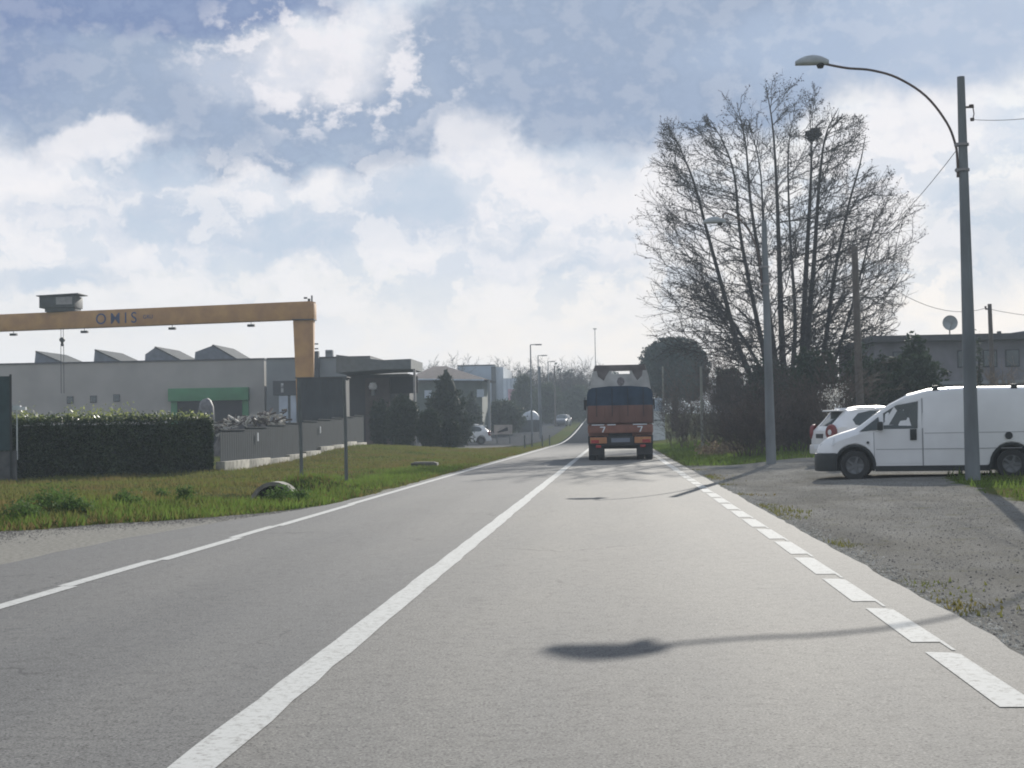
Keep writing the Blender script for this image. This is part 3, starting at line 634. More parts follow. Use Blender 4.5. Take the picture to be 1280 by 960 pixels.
def cable(a, b, sag, label, r=.012):
    a, b = Vector(a), Vector(b); n = 14
    o = MB().tube([a.lerp(b, i/n)-Vector((0, 0, sag*4*(i/n)*(1-i/n))) for i in range(n+1)], r, 5).build('overhead_cable', M_wire)
    tag(o, label, 'cable'); return o
P1t = at(1201, 96, 32)
cable((P1t.x+.2, 32, P1t.z-.9), at(1420, 120, 20), .12, 'thin cable leaving the tall lamp pole towards the right', .006)
cable((P1t.x-.1, 32, P1t.z-1.5), t1-Vector((.2, 0, .3)), .35, 'thin cable from the tall lamp pole down to the weathered pole', .008)
cable(t1-Vector((.2, 0, .3)), t2-Vector((.2, 0, .2)), .9, 'slack cable between the two utility poles on the right', .012)
cable(t2-Vector((.2, 0, .2)), at(1400, 392, 70), .3, 'thin cable leaving the dark utility pole to the right', .012)

# ------------------------------------------------------------------ vehicles
M_white = mat('white_paint', (.68, .68, .68), .38, .05, 1.5, coat=.4, spec=.5)
M_dplas = mat('dark_plastic', (.022, .026, .027), .6, .1)
M_tyre = mat('tyre_rubber', (.03, .03, .03), .85, .15)
M_rim = mat('wheel_cover', (.13, .135, .14), .45, .1, metal=.5)
M_glass = mat('tinted_glass', (.03, .045, .045), .06, .1, spec=.8, alpha=.92)
M_red = mat('red_lens', (.35, .02, .02), .25, .1, spec=.6)
M_amber = mat('amber_lens', (.75, .25, .04), .3, .1, spec=.5)
M_clear = mat('clear_lens', (.6, .6, .6), .15, .05, spec=.6)
M_plate = mat('plate', (.7, .72, .75), .4, .05)
M_seam = mat('panel_gap', (.3, .3, .31), .8, 0)
def wheel(root, x, y, r, w=.2):
    t = MB().lathe([(r*.6, -w/2), (r*.93, -w/2), (r, -w*.36), (r, w*.36), (r*.93, w/2), (r*.6, w/2), (r*.6, -w/2)], 32, 'Y').build('wheel', M_tyre, root); t.location = (x, y, r)
    s = 1 if y > 0 else -1
    rm = MB().lathe([(0, s*w*.42), (r*.16, s*w*.42), (r*.2, s*w*.3), (r*.48, s*w*.36), (r*.55, s*w*.44), (r*.62, s*w*.42), (r*.62, -s*w*.3), (0, -s*w*.3)], 24, 'Y')
    for k in range(5):
        a = k*2*math.pi/5; rm.bar((math.cos(a)*r*.15, s*w*.4, math.sin(a)*r*.15), (math.cos(a)*r*.55, s*w*.4, math.sin(a)*r*.55), .05, .03, (0, 1, 0))
    rm.build('rim', M_rim, t)
def loft(st, arches, ar):
    """st: (x, zbottom, zbelt, zroof, halfwidth low, belt, roof). x=0 at the nose, grows to the tail"""
    xs = sorted(set([s[0] for s in st]+[a+ar*math.cos(t) for a in arches for t in np.linspace(0, math.pi, 11)]+list(np.linspace(st[0][0], st[-1][0], 30))))
    cols = np.array(st); R = []
    for x in xs:
        zb, zl, zr, wl, wb, wr = [float(np.interp(x, cols[:, 0], cols[:, k])) for k in range(1, 7)]
        for a in arches:
            if abs(x-a) < ar: zb = max(zb, .33+math.sqrt(max(0, ar*ar-(x-a)**2)))
        zb = min(zb, zl-.03); zm = min(max(.52, zb+.02), zl-.02); k = min(1, max(.2, (zr-zl)/.4)); hh = zr-zl
        half = [(0, zb), (wl-.05, zb), (wl, zb+min(.06, (zl-zb)*.3)), (max(wb, wl), max(zm, zb+min(.08, (zl-zb)*.5))), (wb, zl), (wb+(wr-wb)*.8, zl+hh*.8), (wr-.02, zl+hh*.93), (wr-.12, zr-.012*k), (0, zr+.02)]
        R.append([(x, -y, z) for y, z in half]+[(x, y, z) for y, z in half[-2:0:-1]])
    return xs, R
def lofted(root, xs, R, m, glass_front=None, glass_rear=None):
    n = len(R[0]); vs = [v for q in R for v in q]; body, gf, gr = [], [], []
    for i in range(len(xs)-1):
        for k in range(n):
            f = (i*n+k, i*n+(k+1) % n, (i+1)*n+(k+1) % n, (i+1)*n+k); top = k in (7, 8)
            if glass_front and top and glass_front[0] < (xs[i]+xs[i+1])/2 < glass_front[1]: gf.append(f)
            elif glass_rear and top and glass_rear[0] < (xs[i]+xs[i+1])/2 < glass_rear[1]: gr.append(f)
            else: body.append(f)
    body += [tuple(range(n)), tuple((len(xs)-1)*n+k for k in range(n))]
    b = MB().add(vs, body).build('body', m, root, ang=28)
    for nm, fs in (('windshield', gf), ('rear_window', gr)):
        if fs: MB().add(vs, fs).build(nm, M_glass, root)
    return b
def side_patch(root, name, poly, yf, m, off, side, th=.012, parent=None):
    """thin panel following the body side: poly in (x,z)"""
    n = len(poly); vs = [(x, side*(yf(x, z)+off), z) for x, z in poly]+[(x, side*(yf(x, z)+off-th), z) for x, z in poly]
    return MB().add(vs, [tuple(range(n)), tuple(range(2*n-1, n-1, -1))]+[(i, (i+1) % n, (i+1) % n+n, i+n) for i in range(n)]).build(name, m, parent or root, smooth=False)

def van():
    fw = at(1069, 600.5, 33.6); yaw = R_(-12)
    root = empty('delivery_van', (0, 0, 0), label='white panel van parked side-on beside the tall street lamp', cat='van')
    WB = 3.26; fx, rx = .84, .84+WB; ar = .42
    st = [(0, .22, .56, .66, .62, .62, .60), (.07, .2, .62, .80, .76, .74, .66), (.22, .2, .7, .92, .85, .83, .72), (.5, .2, .86, 1.02, .89, .88, .76), (.86, .2, .98, 1.13, .9, .9, .76),
          (1.2, .2, 1.08, 1.39, .9, .9, .75), (1.6, .2, 1.10, 1.67, .9, .9, .77), (1.95, .2, 1.12, 1.85, .9, .9, .78), (2.4, .2, 1.13, 1.96, .9, .9, .79), (3.0, .2, 1.13, 1.99, .9, .9, .8), (4.9, .2, 1.13, 1.97, .9, .9, .8), (5.1, .3, 1.1, 1.93, .86, .86, .78), (5.14, .4, 1.1, 1.85, .82, .84, .74)]
    xs, R = loft(st, (fx, rx), ar); lofted(root, xs, R, M_white, glass_front=(.9, 1.95))
    C = np.array(st)
    def yf(x, z):
        zl, zr, wb, wr, wl = [float(np.interp(x, C[:, 0], C[:, k])) for k in (2, 3, 5, 6, 4)]
        if z <= zl: return max(wb, wl)
        return wb+(wr-wb)*(z-zl)/(zr-zl)
    S_ = -1    # the side towards the camera after turning (local -Y)
    for s in (-1, 1):
        dp = [(1.30, .36), (1.29, 1.09), (2.26, 1.09), (2.26, .36), (1.40, 1.12), (1.74, 1.66), (2.25, 1.76)]; d = MB().add([(x, s*(yf(x, z)+.006), z) for x, z in dp], [(0, 1, 2, 3), (1, 4, 5, 6, 2)]).build('door', M_white, root, smooth=False)
        side_patch(root, 'door_window', [(1.47, 1.11), (1.46, 1.45), (1.74, 1.62), (2.20, 1.70), (2.18, 1.11)], yf, M_glass, .011, s, parent=d)
        side_patch(root, 'quarter_window', [(.95, 1.06), (1.36, 1.375), (1.39, 1.10)], yf, M_glass, .035, s, parent=d)
        MB().box(2.02, 2.16, s*.905, s*.93, .86, 1.10).build('handle', M_dplas, d, bevel=.008)
        side_patch(root, 'seam', [(2.27, .30), (2.27, 1.10), (2.27, 1.76), (2.295, 1.76), (2.295, 1.10), (2.295, .30)], yf, M_seam, .006, s, .004)
        side_patch(root, 'seam', [(3.86, .30), (3.86, 1.76), (3.872, 1.76), (3.872, .30)], yf, M_seam, .003, s, .004) if s > 0 else None
        side_patch(root, 'crease', [(1.30, .66), (1.30, .674), (4.85, .674), (4.85, .66)], yf, M_seam, .009, s, .004); side_patch(root, 'crease', [(2.32, 1.0), (2.32, 1.012), (4.85, 1.012), (4.85, 1.0)], yf, M_seam, .004, s, .004); side_patch(root, 'seam', [(1.255, .36), (1.25, 1.04), (1.265, 1.04), (1.27, .36)], yf, M_seam, .004, s, .004)
        side_patch(root, 'sill_trim', [(fx+ar+.02, .19), (fx+ar+.02, .31), (rx-ar-.02, .31), (rx-ar-.02, .19)], yf, M_dplas, .008, s)
        for a in (fx, rx):
            arch = MB(); pts = [(a+math.cos(t)*(ar+.035), .33+math.sin(t)*(ar+.035)) for t in np.linspace(-.2, math.pi+.2, 15)]; pin = [(a+math.cos(t)*(ar-.02), .33+math.sin(t)*(ar-.02)) for t in np.linspace(-.2, math.pi+.2, 15)]
            vs = []; fs = []
            for i, (o, q) in enumerate(zip(pts, pin)): vs += [(o[0], s*.912, o[1]), (q[0], s*.912, q[1]), (q[0], s*.6, q[1])]
            for i in range(14): fs += [(3*i, 3*i+3, 3*i+4, 3*i+1), (3*i+1, 3*i+4, 3*i+5, 3*i+2)]
            arch.add(vs, fs); arch.build('wheel_arch', M_dplas, root)
        mi = MB().box(1.34, 1.46, s*.93, s*1.06, 1.08, 1.27).build('mirror', M_dplas, root, bevel=.03)
        MB().lathe([(0, 0), (.03, 0), (.03, .02), (0, .02)], 10, 'Y', c=(1.13, s*.905 if s > 0 else -.925, .82)).build('side_indicator', M_dplas, root)
        wheel(root, fx, s*.80, .325); wheel(root, rx, s*.80, .325)
        hl_ = side_patch(root, 'headlight', [(.05, .66), (.1, .80), (.42, .93), (.40, .78)], yf, M_clear, .012, s)
    MB().lathe([(0, -.935), (.075, -.935), (.08, -.90), (0, -.90)], 18, 'Y', c=(4.05, 0, .93)).build('fuel_cap', M_dplas, root)
    bp = MB(); bp.add([(x, y, z) for z in (.2, .60) for x, y in ((-.05, -.55), (.03, -.78), (.12, -.87), (.2, -.915), (.47, -.925), (.47, .925), (.2, .915), (.12, .87), (.03, .78), (-.05, .55))], [tuple(range(10)), tuple(range(19, 9, -1))]+[(i, (i+1) % 10, (i+1) % 10+10, i+10) for i in range(10)]); bp.build('front_bumper', M_dplas, root, bevel=.04)
    MB().box(5.02, 5.2, -.86, .86, .3, .55).build('rear_bumper', M_dplas, root, bevel=.03)
    MB().box(.30, 5.0, -.69, .69, .2, .80).box(1.3, 3.65, -.88, .88, .19, .34).build('underbody', M_dplas, root)
    for s in (-1, 1):
        for x in (2.5, 3.3, 4.12): MB().box(x, x+.13, s*.74-.03, s*.74+.03, 1.93, 2.03).build('roof_mount', M_dplas, root, bevel=.01)
    # seats and dashboard seen through the glass
    for s in (-.42, .42): MB().box(1.95, 2.45, s-.25, s+.25, .55, .72).box(2.36, 2.52, s-.24, s+.24, .72, 1.32).box(2.4, 2.5, s-.13, s+.13, 1.34, 1.56).build('seat', M_dplas, root, bevel=.04)
    # place: front wheel contact
    c_, s_ = math.cos(yaw), math.sin(yaw); lx, ly = fx, -.9
    root.rotation_euler.z = yaw; root.location = (fw.x-(c_*lx-s_*ly), fw.y-(s_*lx+c_*ly), fw.z)
van()

def car(label, loc, rz, m=M_white, suv=False, front_detail=True, name='parked_car', group=None, scale=1.):
    root = empty(name, loc, rz, label=label, cat='car', group=group)
    fx, rx, ar = .75, 3.2, .36; Ht = 1.58
    st = [(0, .25, .5, .62, .58, .58, .5), (.08, .2, .6, .72, .76, .74, .6), (.3, .2, .72, .84, .83, .82, .66), (.85, .2, .88, .98, .85, .85, .68), (1.0, .2, .92, 1.03, .85, .85, .68),
          (1.35, .2, .94, 1.28, .85, .85, .64), (1.75, .2, .95, 1.50, .85, .85, .62), (2.3, .2, .96, 1.56, .85, .85, .62), (3.0, .2, .98, 1.54, .85, .85, .62), (3.45, .2, 1.0, 1.46, .85, .84, .6),
          (3.62, .22, 1.0, 1.25, .84, .83, .6), (3.86, .24, .94, .99, .82, .8, .6), (3.95, .28, .86, .9, .78, .77, .6), (3.97, .36, .7, .74, .72, .72, .6)]
    xs, R = loft(st, (fx, rx), ar); lofted(root, xs, R, m, (1.02, 1.75), (3.47, 3.84)); C = np.array(st)
    def yf(x, z):
        zl, zr, wb, wr, wl = [float(np.interp(x, C[:, 0], C[:, k])) for k in (2, 3, 5, 6, 4)]
        if z <= zl: return max(wb, wl)
        return wb+(wr-wb)*(z-zl)/(zr-zl)
    for s in (-1, 1):
        side_patch(root, 'front_window', [(1.22, 1.0), (1.75, 1.40), (2.2, 1.44), (2.22, 1.0)], yf, M_glass, .008, s)
        side_patch(root, 'rear_side_window', [(2.3, 1.0), (2.28, 1.44), (2.75, 1.44), (3.1, 1.37), (3.28, 1.2), (3.22, 1.06), (3.05, 1.02)], yf, M_glass, .008, s)
        side_patch(root, 'seam', [(2.24, .3), (2.24, .98), (2.25, .98), (2.25, .3)], yf, M_seam, .003, s, .004)
        side_patch(root, 'headlight', [(.12, .64), (.2, .76), (.55, .82), (.45, .68)], yf, M_clear, .01, s)
        tl = MB().lathe([(0, .03), (.14, .02), (.165, -.03), (.165, -.10)], 20, 'X'); ca_, sa_ = math.cos(R_(38)*s), math.sin(R_(38)*s)
        tl.v = [(x*ca_-y*sa_+3.93, x*sa_+y*ca_+s*.775, z*1.35+.86) for x, y, z in tl.v]; t_ = tl.build('tail_light', mat('dull_red_lens', (.17, .03, .03), .35, .1), root)
        rl = MB().lathe([(0, .045), (.055, .04), (.06, .02)], 14, 'X'); rl.v = [(x*ca_-y*sa_+3.93, x*sa_+y*ca_+s*.775, z*1.35+.86) for x, y, z in rl.v]; rl.build('reversing_lens', M_clear, t_)
        wheel(root, fx, s*.76, .31, .19); wheel(root, rx, s*.76, .31, .19)
        MB().box(1.3, 1.4, s*.87, s*1.0, .96, 1.1).build('mirror', M_dplas, root, bevel=.02)
        MB().box(2.05, 2.17, s*.855, s*.875, .84, .87).build('handle', M_dplas, root)
        MB().box(2.0, 3.3, s*.66-.015, s*.66+.015, 1.49, 1.535).build('roof_rail', M_dplas if suv else m, root)
    MB().box(3.35, 3.68, -.58, .58, 1.43, 1.475).build('spoiler', m, root, bevel=.015)
    MB().box(3.86, 4.03, -.76, .76, .26, .52).build('rear_bumper', m, root, bevel=.05)
    pl = MB().box(4.03, 4.045, -.26, .26, .40, .51).build('number_plate', M_plate, root)
    MB().box(3.955, 3.985, -.28, .28, .70, .82).build('plate_recess', M_dplas, root)
    MB().box(-.03, .25, -.74, .74, .22, .48).build('front_bumper', M_dplas, root, bevel=.05)
    MB().box(1.1, 2.85, -.6, .6, .17, .35).build('underbody', M_dplas, root)
    root.scale = (scale, scale, scale)
    return root
# hatchback behind the van: tail to the left, nose away to the right
p = at(1022, 578, 42.5); g = .17; hr = R_(-169)
c_, s_ = math.cos(hr), math.sin(hr)
lx, ly = 4.0, -.3
car('small white hatchback with round red tail light parked behind the van', (p.x-(c_*lx-s_*ly), 42.9-(s_*lx+c_*ly), g), hr)
# white car by the dark shrubs on the left forecourt: tail to the right
p = at(606, 557, 126); hr = R_(8); sc = 1.05
c_, s_ = math.cos(hr)*sc, math.sin(hr)*sc
car('white car half hidden by dark shrubs on the left forecourt', (p.x+.5-(c_*4.0-s_*0), 126-(s_*4.0), float(ground_h(-12, 126))+.05), hr, suv=True, scale=sc)
M_dcar = mat('dark_blue_paint', (.03, .04, .06), .3, .05, coat=.5)
M_scar = mat('silver_paint', (.25, .27, .3), .35, .05, coat=.4)
p = at(606, 548, 134); car('grey car parked just behind the white car on the forecourt', (p.x-3.9, 134, float(ground_h(p.x, 147))+.05), R_(4), M_scar)
p = at(692, 540, 200); car('small dark car standing on the side road near the bend', (p.x+.8, 200, float(ground_h(p.x, 200))+.05), R_(80), M_dcar)

def truck():
    Y0 = 58.6; x0 = (at(735, 560, Y0).x+at(817, 560, Y0).x)/2; g = 0.0
    root = empty('heavy_truck', (x0, Y0, g), label='red and white heavy truck seen from behind in the right lane', cat='truck')
    M_rb = mat('brown_red_tailgate', (.155, .078, .06), .7, .25, 1.5, stretch=(1, 1, .4)); M_rd = mat('truck_red', (.22, .095, .065), .6, .15, 3)
    M_tarp = mat('dark_blue_tarp', (.03, .052, .085), .85, .25, 2, bump=.4, bscale=3); M_wt = mat('dirty_white_panel', (.42, .41, .39), .6, .15, 2)
    M_ch = mat('chassis_black', (.03, .03, .032), .7, .2); M_dk = mat('fairing_trim_shade', (.15, .13, .125), .7, .2); M_orn = mat('orange_panel', (.42, .18, .07), .55, .15, 4)
    w = 1.25
    # load body
    MB().box(-w, w, 0, 7.0, 1.42, 1.55).box(-w, -w+.05, 0, 7.0, 1.55, 2.12).box(w-.05, w, 0, 7.0, 1.55, 2.12).box(-w+.05, w-.05, 6.95, 7.0, 1.55, 2.12).build('load_body', M_rb, root, bevel=.01)
    tg = MB().box(-w+.02, w-.02, -.06, -.004, 1.46, 2.12)
    for x in (-.62, 0, .62): tg.box(x-.03, x+.03, -.09, -.06, 1.48, 2.1)
    tg.build('tailgate', M_rb, root, bevel=.01)
    # tarpaulin with rounded shoulders
    prof = [(-w-.01, 2.1), (-w-.01, 2.55), (-w+.05, 2.72), (-w+.18, 2.80), (-.4, 2.86), (.4, 2.86), (w-.18, 2.80), (w-.05, 2.72), (w+.01, 2.55), (w+.01, 2.1)]
    MB().prism(prof, -.05, 6.9).build('tarpaulin', M_tarp, root, ang=50)
    lash = MB()
    for x in (-.9, -.3, .3, .9): lash.tube([(x, -.055, 2.78), (x, -.075, 2.12), (x, -.11, 1.7)], .012, 5)
    lash.build('lashing', M_ch, root)
    # side lockers and rear beam
    bm_ = MB().box(-w, w, -.10, .05, 1.06, 1.36).build('rear_beam', M_rd, root, bevel=.015)
    st = MB()
    for x0_, x1_ in ((-1.1, -.62), (-.5, -.18), (.48, 1.02)): st.box(x0_, x1_, -.135, -.102, 1.36, 1.395)
    st.build('reflective_strip', M_plate, bm_)
    for cx in (-.68, .75):       # pale 7-shaped marks on the beam
        MB().box(cx-.1, cx+.1, -.112, -.1025, 1.27, 1.31).add([(cx+.1, -.108, 1.27), (cx+.05, -.108, 1.27), (cx-.03, -.108, 1.09), (cx+.02, -.108, 1.09)], [(0, 1, 2, 3)]).build('mark', M_plate, bm_, smooth=False)
    MB().box(-w+.02, w-.02, .1, 6.8, .95, 1.4).build('side_skirt', M_rd, root)
    MB().box(-.45, .45, -.3+.35, 7.6, .75, 1.05).box(-1.15, 1.15, -.05, .05, .58, .92).build('chassis', M_ch, root, bevel=.01)
    for s in (-1, 1):
        lp = MB().box(s*.85-.32, s*.85+.32, -.11, -.05, .66, .90).build('tail_lamp_cluster', M_orn, root, bevel=.02)
        MB().box(s*.98-.15, s*.98+.15, -.125, -.108, .68, .80).build('brake_lens', M_red, lp); MB().box(s*.85-.1, s*.85+.1, -.14, -.05, .50, .60).build('fog_lens', M_red, lp, bevel=.01)
        MB().box(s*.93-.30, s*.93+.30, .15, .18, .22, .7).build('mudflap', M_ch, root)
        MB().box(s*1.22-.03 if s > 0 else s*1.22-.03, s*1.22+.03, .3, 6.5, .6, .95).build('side_guard', M_ch, root)
        MB().tube([(s*1.25, 8.2, 2.5), (s*1.5, 8.3, 2.6), (s*1.5, 8.3, 2.1)], .02, 6).box(s*1.48-.07, s*1.48+.07, 8.22, 8.34, 2.05, 2.5).build('mirror', M_ch, root)
        MB().tube([(s*1.27, -.0, 1.4), (s*1.27, 0, 2.1)], .02, 6).build('gate_post', M_steel, root)
        for y in (.95, 2.3, 8.1):
            for dx in ((0, -.32) if y < 5 else (0,)):
                t = MB().lathe([(.28, -.14), (.47, -.14), (.505, -.1), (.505, .1), (.47, .14), (.28, .14), (.28, -.14)], 32, 'X', c=(0, 0, 0)).build('wheel', M_tyre, root); t.location = (s*(1.10+dx), y, .505)
                MB().lathe([(0, .02*s), (.1, .06*s), (.14, -.02*s), (.28, .04*s), (.28, -.08*s), (0, -.08*s)], 20, 'X').build('rim', M_rim, t)
    MB().box(-.36, .36, -.075, -.052, .70, .86).build('number_plate', mat('grey_plate', (.16, .18, .22), .5, .1), root)
    MB().tube([(-.95, .95, .52), (.95, .95, .52)], .08, 8).tube([(-.95, 2.3, .52), (.95, 2.3, .52)], .08, 8).build('axle', M_ch, root)
    # cab
    MB().prism([(-1.22, .75), (-1.25, 1.5), (-1.25, 2.9), (-1.18, 3.0), (1.18, 3.0), (1.25, 2.9), (1.25, 1.5), (1.22, .75)], 7.25, 9.3).build('cab', M_rd, root, bevel=.03)
    # white deflector above the cab, seen from behind: open slot and dark visor
    zf = lambda py: at(770, py, Y0+7.1).z
    z0, z1, z2, z3 = 2.86, zf(470), zf(463), zf(456.5)
    def tw(z): return np.interp(z, [2.86, zf(484), zf(470), z3], [1.33, 1.31, 1.22, 1.08])
    def slab(a, b, m_, nm, x0f, x1f, y0=7.1, y1=7.16):
        o = MB().add([(x0f(a), y0, a), (x1f(a), y0, a), (x1f(b), y0, b), (x0f(b), y0, b), (x0f(a), y1, a), (x1f(a), y1, a), (x1f(b), y1, b), (x0f(b), y1, b)], [(0, 1, 2, 3), (7, 6, 5, 4), (0, 4, 5, 1), (3, 2, 6, 7), (0, 3, 7, 4), (1, 5, 6, 2)]); return o
    cx = .05
    df = slab(z0, z1, None, '', lambda z: cx-tw(z), lambda z: cx+tw(z))
    s0, s1 = zf(467.5), zf(464)
    df.v += []; d_ = df.build('roof_deflector', M_wt, root, smooth=False)
    top = slab(z1, s0, None, '', lambda z: cx-tw(z), lambda z: cx+tw(z), 7.098, 7.158)
    top.add(*(lambda q: (q.v, q.f))(slab(s0, s1, None, '', lambda z: cx-tw(z), lambda z: cx-.36, 7.098, 7.158)))
    top.add(*(lambda q: (q.v, q.f))(slab(s0, s1, None, '', lambda z: cx+.42, lambda z: cx+tw(z), 7.098, 7.158)))
    top.add(*(lambda q: (q.v, q.f))(slab(s1, z3, None, '', lambda z: cx-tw(z), lambda z: cx+tw(z), 7.098, 7.158)))
    top.build('visor', M_wt, root, smooth=False)
    v = MB(); y_ = 7.085
    v.add([(cx-1.14, y_, s1+.02), (cx+1.14, y_, s1+.02), (cx+1.06, y_, z3+.01), (cx-1.06, y_, z3+.01)], [(0, 1, 2, 3)])
    v.add([(cx-1.0, y_, s1+.02), (cx-.95, y_, z1-.0), (cx-.7, y_, z1-.2), (cx-.62, y_, z1-.02), (cx-.45, y_, s1+.02)], [(0, 1, 2, 3, 4)])  # this droop and its right-hand twin: shadow shapes painted below the visor trim
    v.add([(cx+.98, y_, s1+.02), (cx+.95, y_, z1-.0), (cx+.74, y_, z1-.2), (cx+.62, y_, z1-.02), (cx+.5, y_, s1+.02)], [(0, 1, 2, 3, 4)])
    v.build('trim_and_shade', M_dk, d_, smooth=False)
    ez = zf(477); MB().add([(cx+.28*.55*math.cos(t)*(1.0 if abs(math.cos(t)) < .7 else 1.1)+.03, 7.088, ez+.2*math.sin(t)) for t in np.linspace(0, 2*math.pi, 9)[:-1]], [tuple(range(8))]).build('emblem', mat('faded_emblem', (.2, .18, .18), .7, .3, 8), d_, smooth=False)
    for s in (-1, 1): MB().add([(cx+s*1.31, 7.1, z0), (cx+s*1.31, 8.3, z0), (cx+s*1.18, 8.1, z1), (cx+s*1.08, 7.1, z3-.04)], [(0, 1, 2, 3)]).build('side_fin', M_wt, root, smooth=False)
truck()

# ------------------------------------------------------------------ left: hedge, fence, posts
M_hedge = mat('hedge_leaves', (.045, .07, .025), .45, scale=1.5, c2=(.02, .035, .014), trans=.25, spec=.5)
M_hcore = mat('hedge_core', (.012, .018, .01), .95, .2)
M_lit = mat('laurel_tips_lit', (.26, .28, .11), .45, scale=6, c2=(.07, .10, .03), trans=.5, spec=.5)  # paler copy of the hedge leaf, backlight put into its colour
A = np.array([-30.0, 37.9]); B = np.array([-12.9, 48.2]); 
def hedge():
    root = empty('laurel_hedge', (B[0], B[1], 0), label='long clipped dark laurel hedge with sunlit leafy top behind the left verge', cat='hedge'); off = np.array([B[0], B[1], 0])
    d = (B-A)/np.linalg.norm(B-A); nrm = np.array([d[1], -d[0]]); L = np.linalg.norm(B-A); dep = 1.3; r = np.random.default_rng(3)
    def wp(s, t, z): return np.stack([A[0]+d[0]*s-nrm[0]*t-off[0], A[1]+d[1]*s-nrm[1]*t-off[1], z], -1)
    pts = [wp(np.array(s), np.array(t), np.array(z)) for s in (0., L-.15) for t in (.15, dep-.1) for z in (-.2, 1.62)]
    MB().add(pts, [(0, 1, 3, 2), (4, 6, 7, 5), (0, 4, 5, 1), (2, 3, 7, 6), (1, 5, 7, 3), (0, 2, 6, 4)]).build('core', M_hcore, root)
    def leaves(nm, s, t, z, size, m, seed, up=.2):
        n = len(s); P = wp(s, t, z); q = np.random.default_rng(seed); nn = q.normal(size=(n, 3)); nn[:, 2] += up; nn /= np.linalg.norm(nn, axis=1, keepdims=True)
        a = np.cross(nn, q.normal(size=(n, 3))); a /= np.linalg.norm(a, axis=1, keepdims=True); b = np.cross(nn, a); sz = size*q.uniform(.6, 1.3, (n, 1))
        V = np.stack([P-a*sz, P-b*sz*.4, P+a*sz, P+b*sz*.4], 1).reshape(-1, 3); npmesh(nm, V, np.arange(4*n).reshape(-1, 4), m, root)
    n = 42000; s = r.uniform(0, L, n); z = r.uniform(0, 1.7, n); t = np.abs(r.normal(.1, .09, n))+.05*np.sin(s*2.3)+.04*np.sin(z*5+s); leaves('foliage', s, t, z, .062, M_hedge, 1)
    n = 5000; s = L-np.abs(r.normal(.0, .1, n)); leaves('end_foliage', s, r.uniform(0, dep, n), r.uniform(0, 1.7, n), .06, M_hedge, 2)
    n = 16000; s = r.uniform(0, L, n); hgt = 1.66+.1*(vnoise(s, s*0, .8, 1)+1)*.5+np.abs(r.normal(0, .10, n)); leaves('top_foliage', s, r.uniform(0, dep, n), hgt, .058, M_hedge, 3, .6)
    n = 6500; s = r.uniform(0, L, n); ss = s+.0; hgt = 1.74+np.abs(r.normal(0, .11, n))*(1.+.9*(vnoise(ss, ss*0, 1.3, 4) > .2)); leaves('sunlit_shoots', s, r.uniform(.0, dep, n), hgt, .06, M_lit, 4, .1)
hedge()
# dark netting panel at the far left
M_net = mat('teal_netting', (.03, .055, .06), .8, .15, 4)
p = at(14, 600, 43.2); root = empty('netted_gate', (p.x, 43.2, 0), label='dark teal netted panel with post at the far left edge', cat='fence')
hz = at(14, 468, 43.2).z
MB().box(-5, -.03, -.01, .01, .9, hz-.05).build('netting', M_net, root); MB().tube([(0, 0, -.2), (0, 0, hz)], .035, 8).tube([(-2.5, 0, -.2), (-2.5, 0, hz)], .035, 8).build('post', M_dplas, root)
MB().box(-5, .1, .02, .2, -.2, .88).build('base_wall', mat('dark_base_wall', (.09, .09, .09), .9, .2), root)
p = at(21, 511, 43.6); o = MB().box(-.28, .28, -.06, .06, -.04, .05).box(-.1, .12, -.05, .05, .05, .1).tube([(.0, 0, -.04), (0, 0, -1.5)], .02, 6).build('wall_light', mat('white_enamel', (.65, .66, .66), .5, .05)); o.location = p; o.name = 'floodlight'
tag(o, 'small white floodlight on a stalk above the left end of the hedge', 'floodlight')

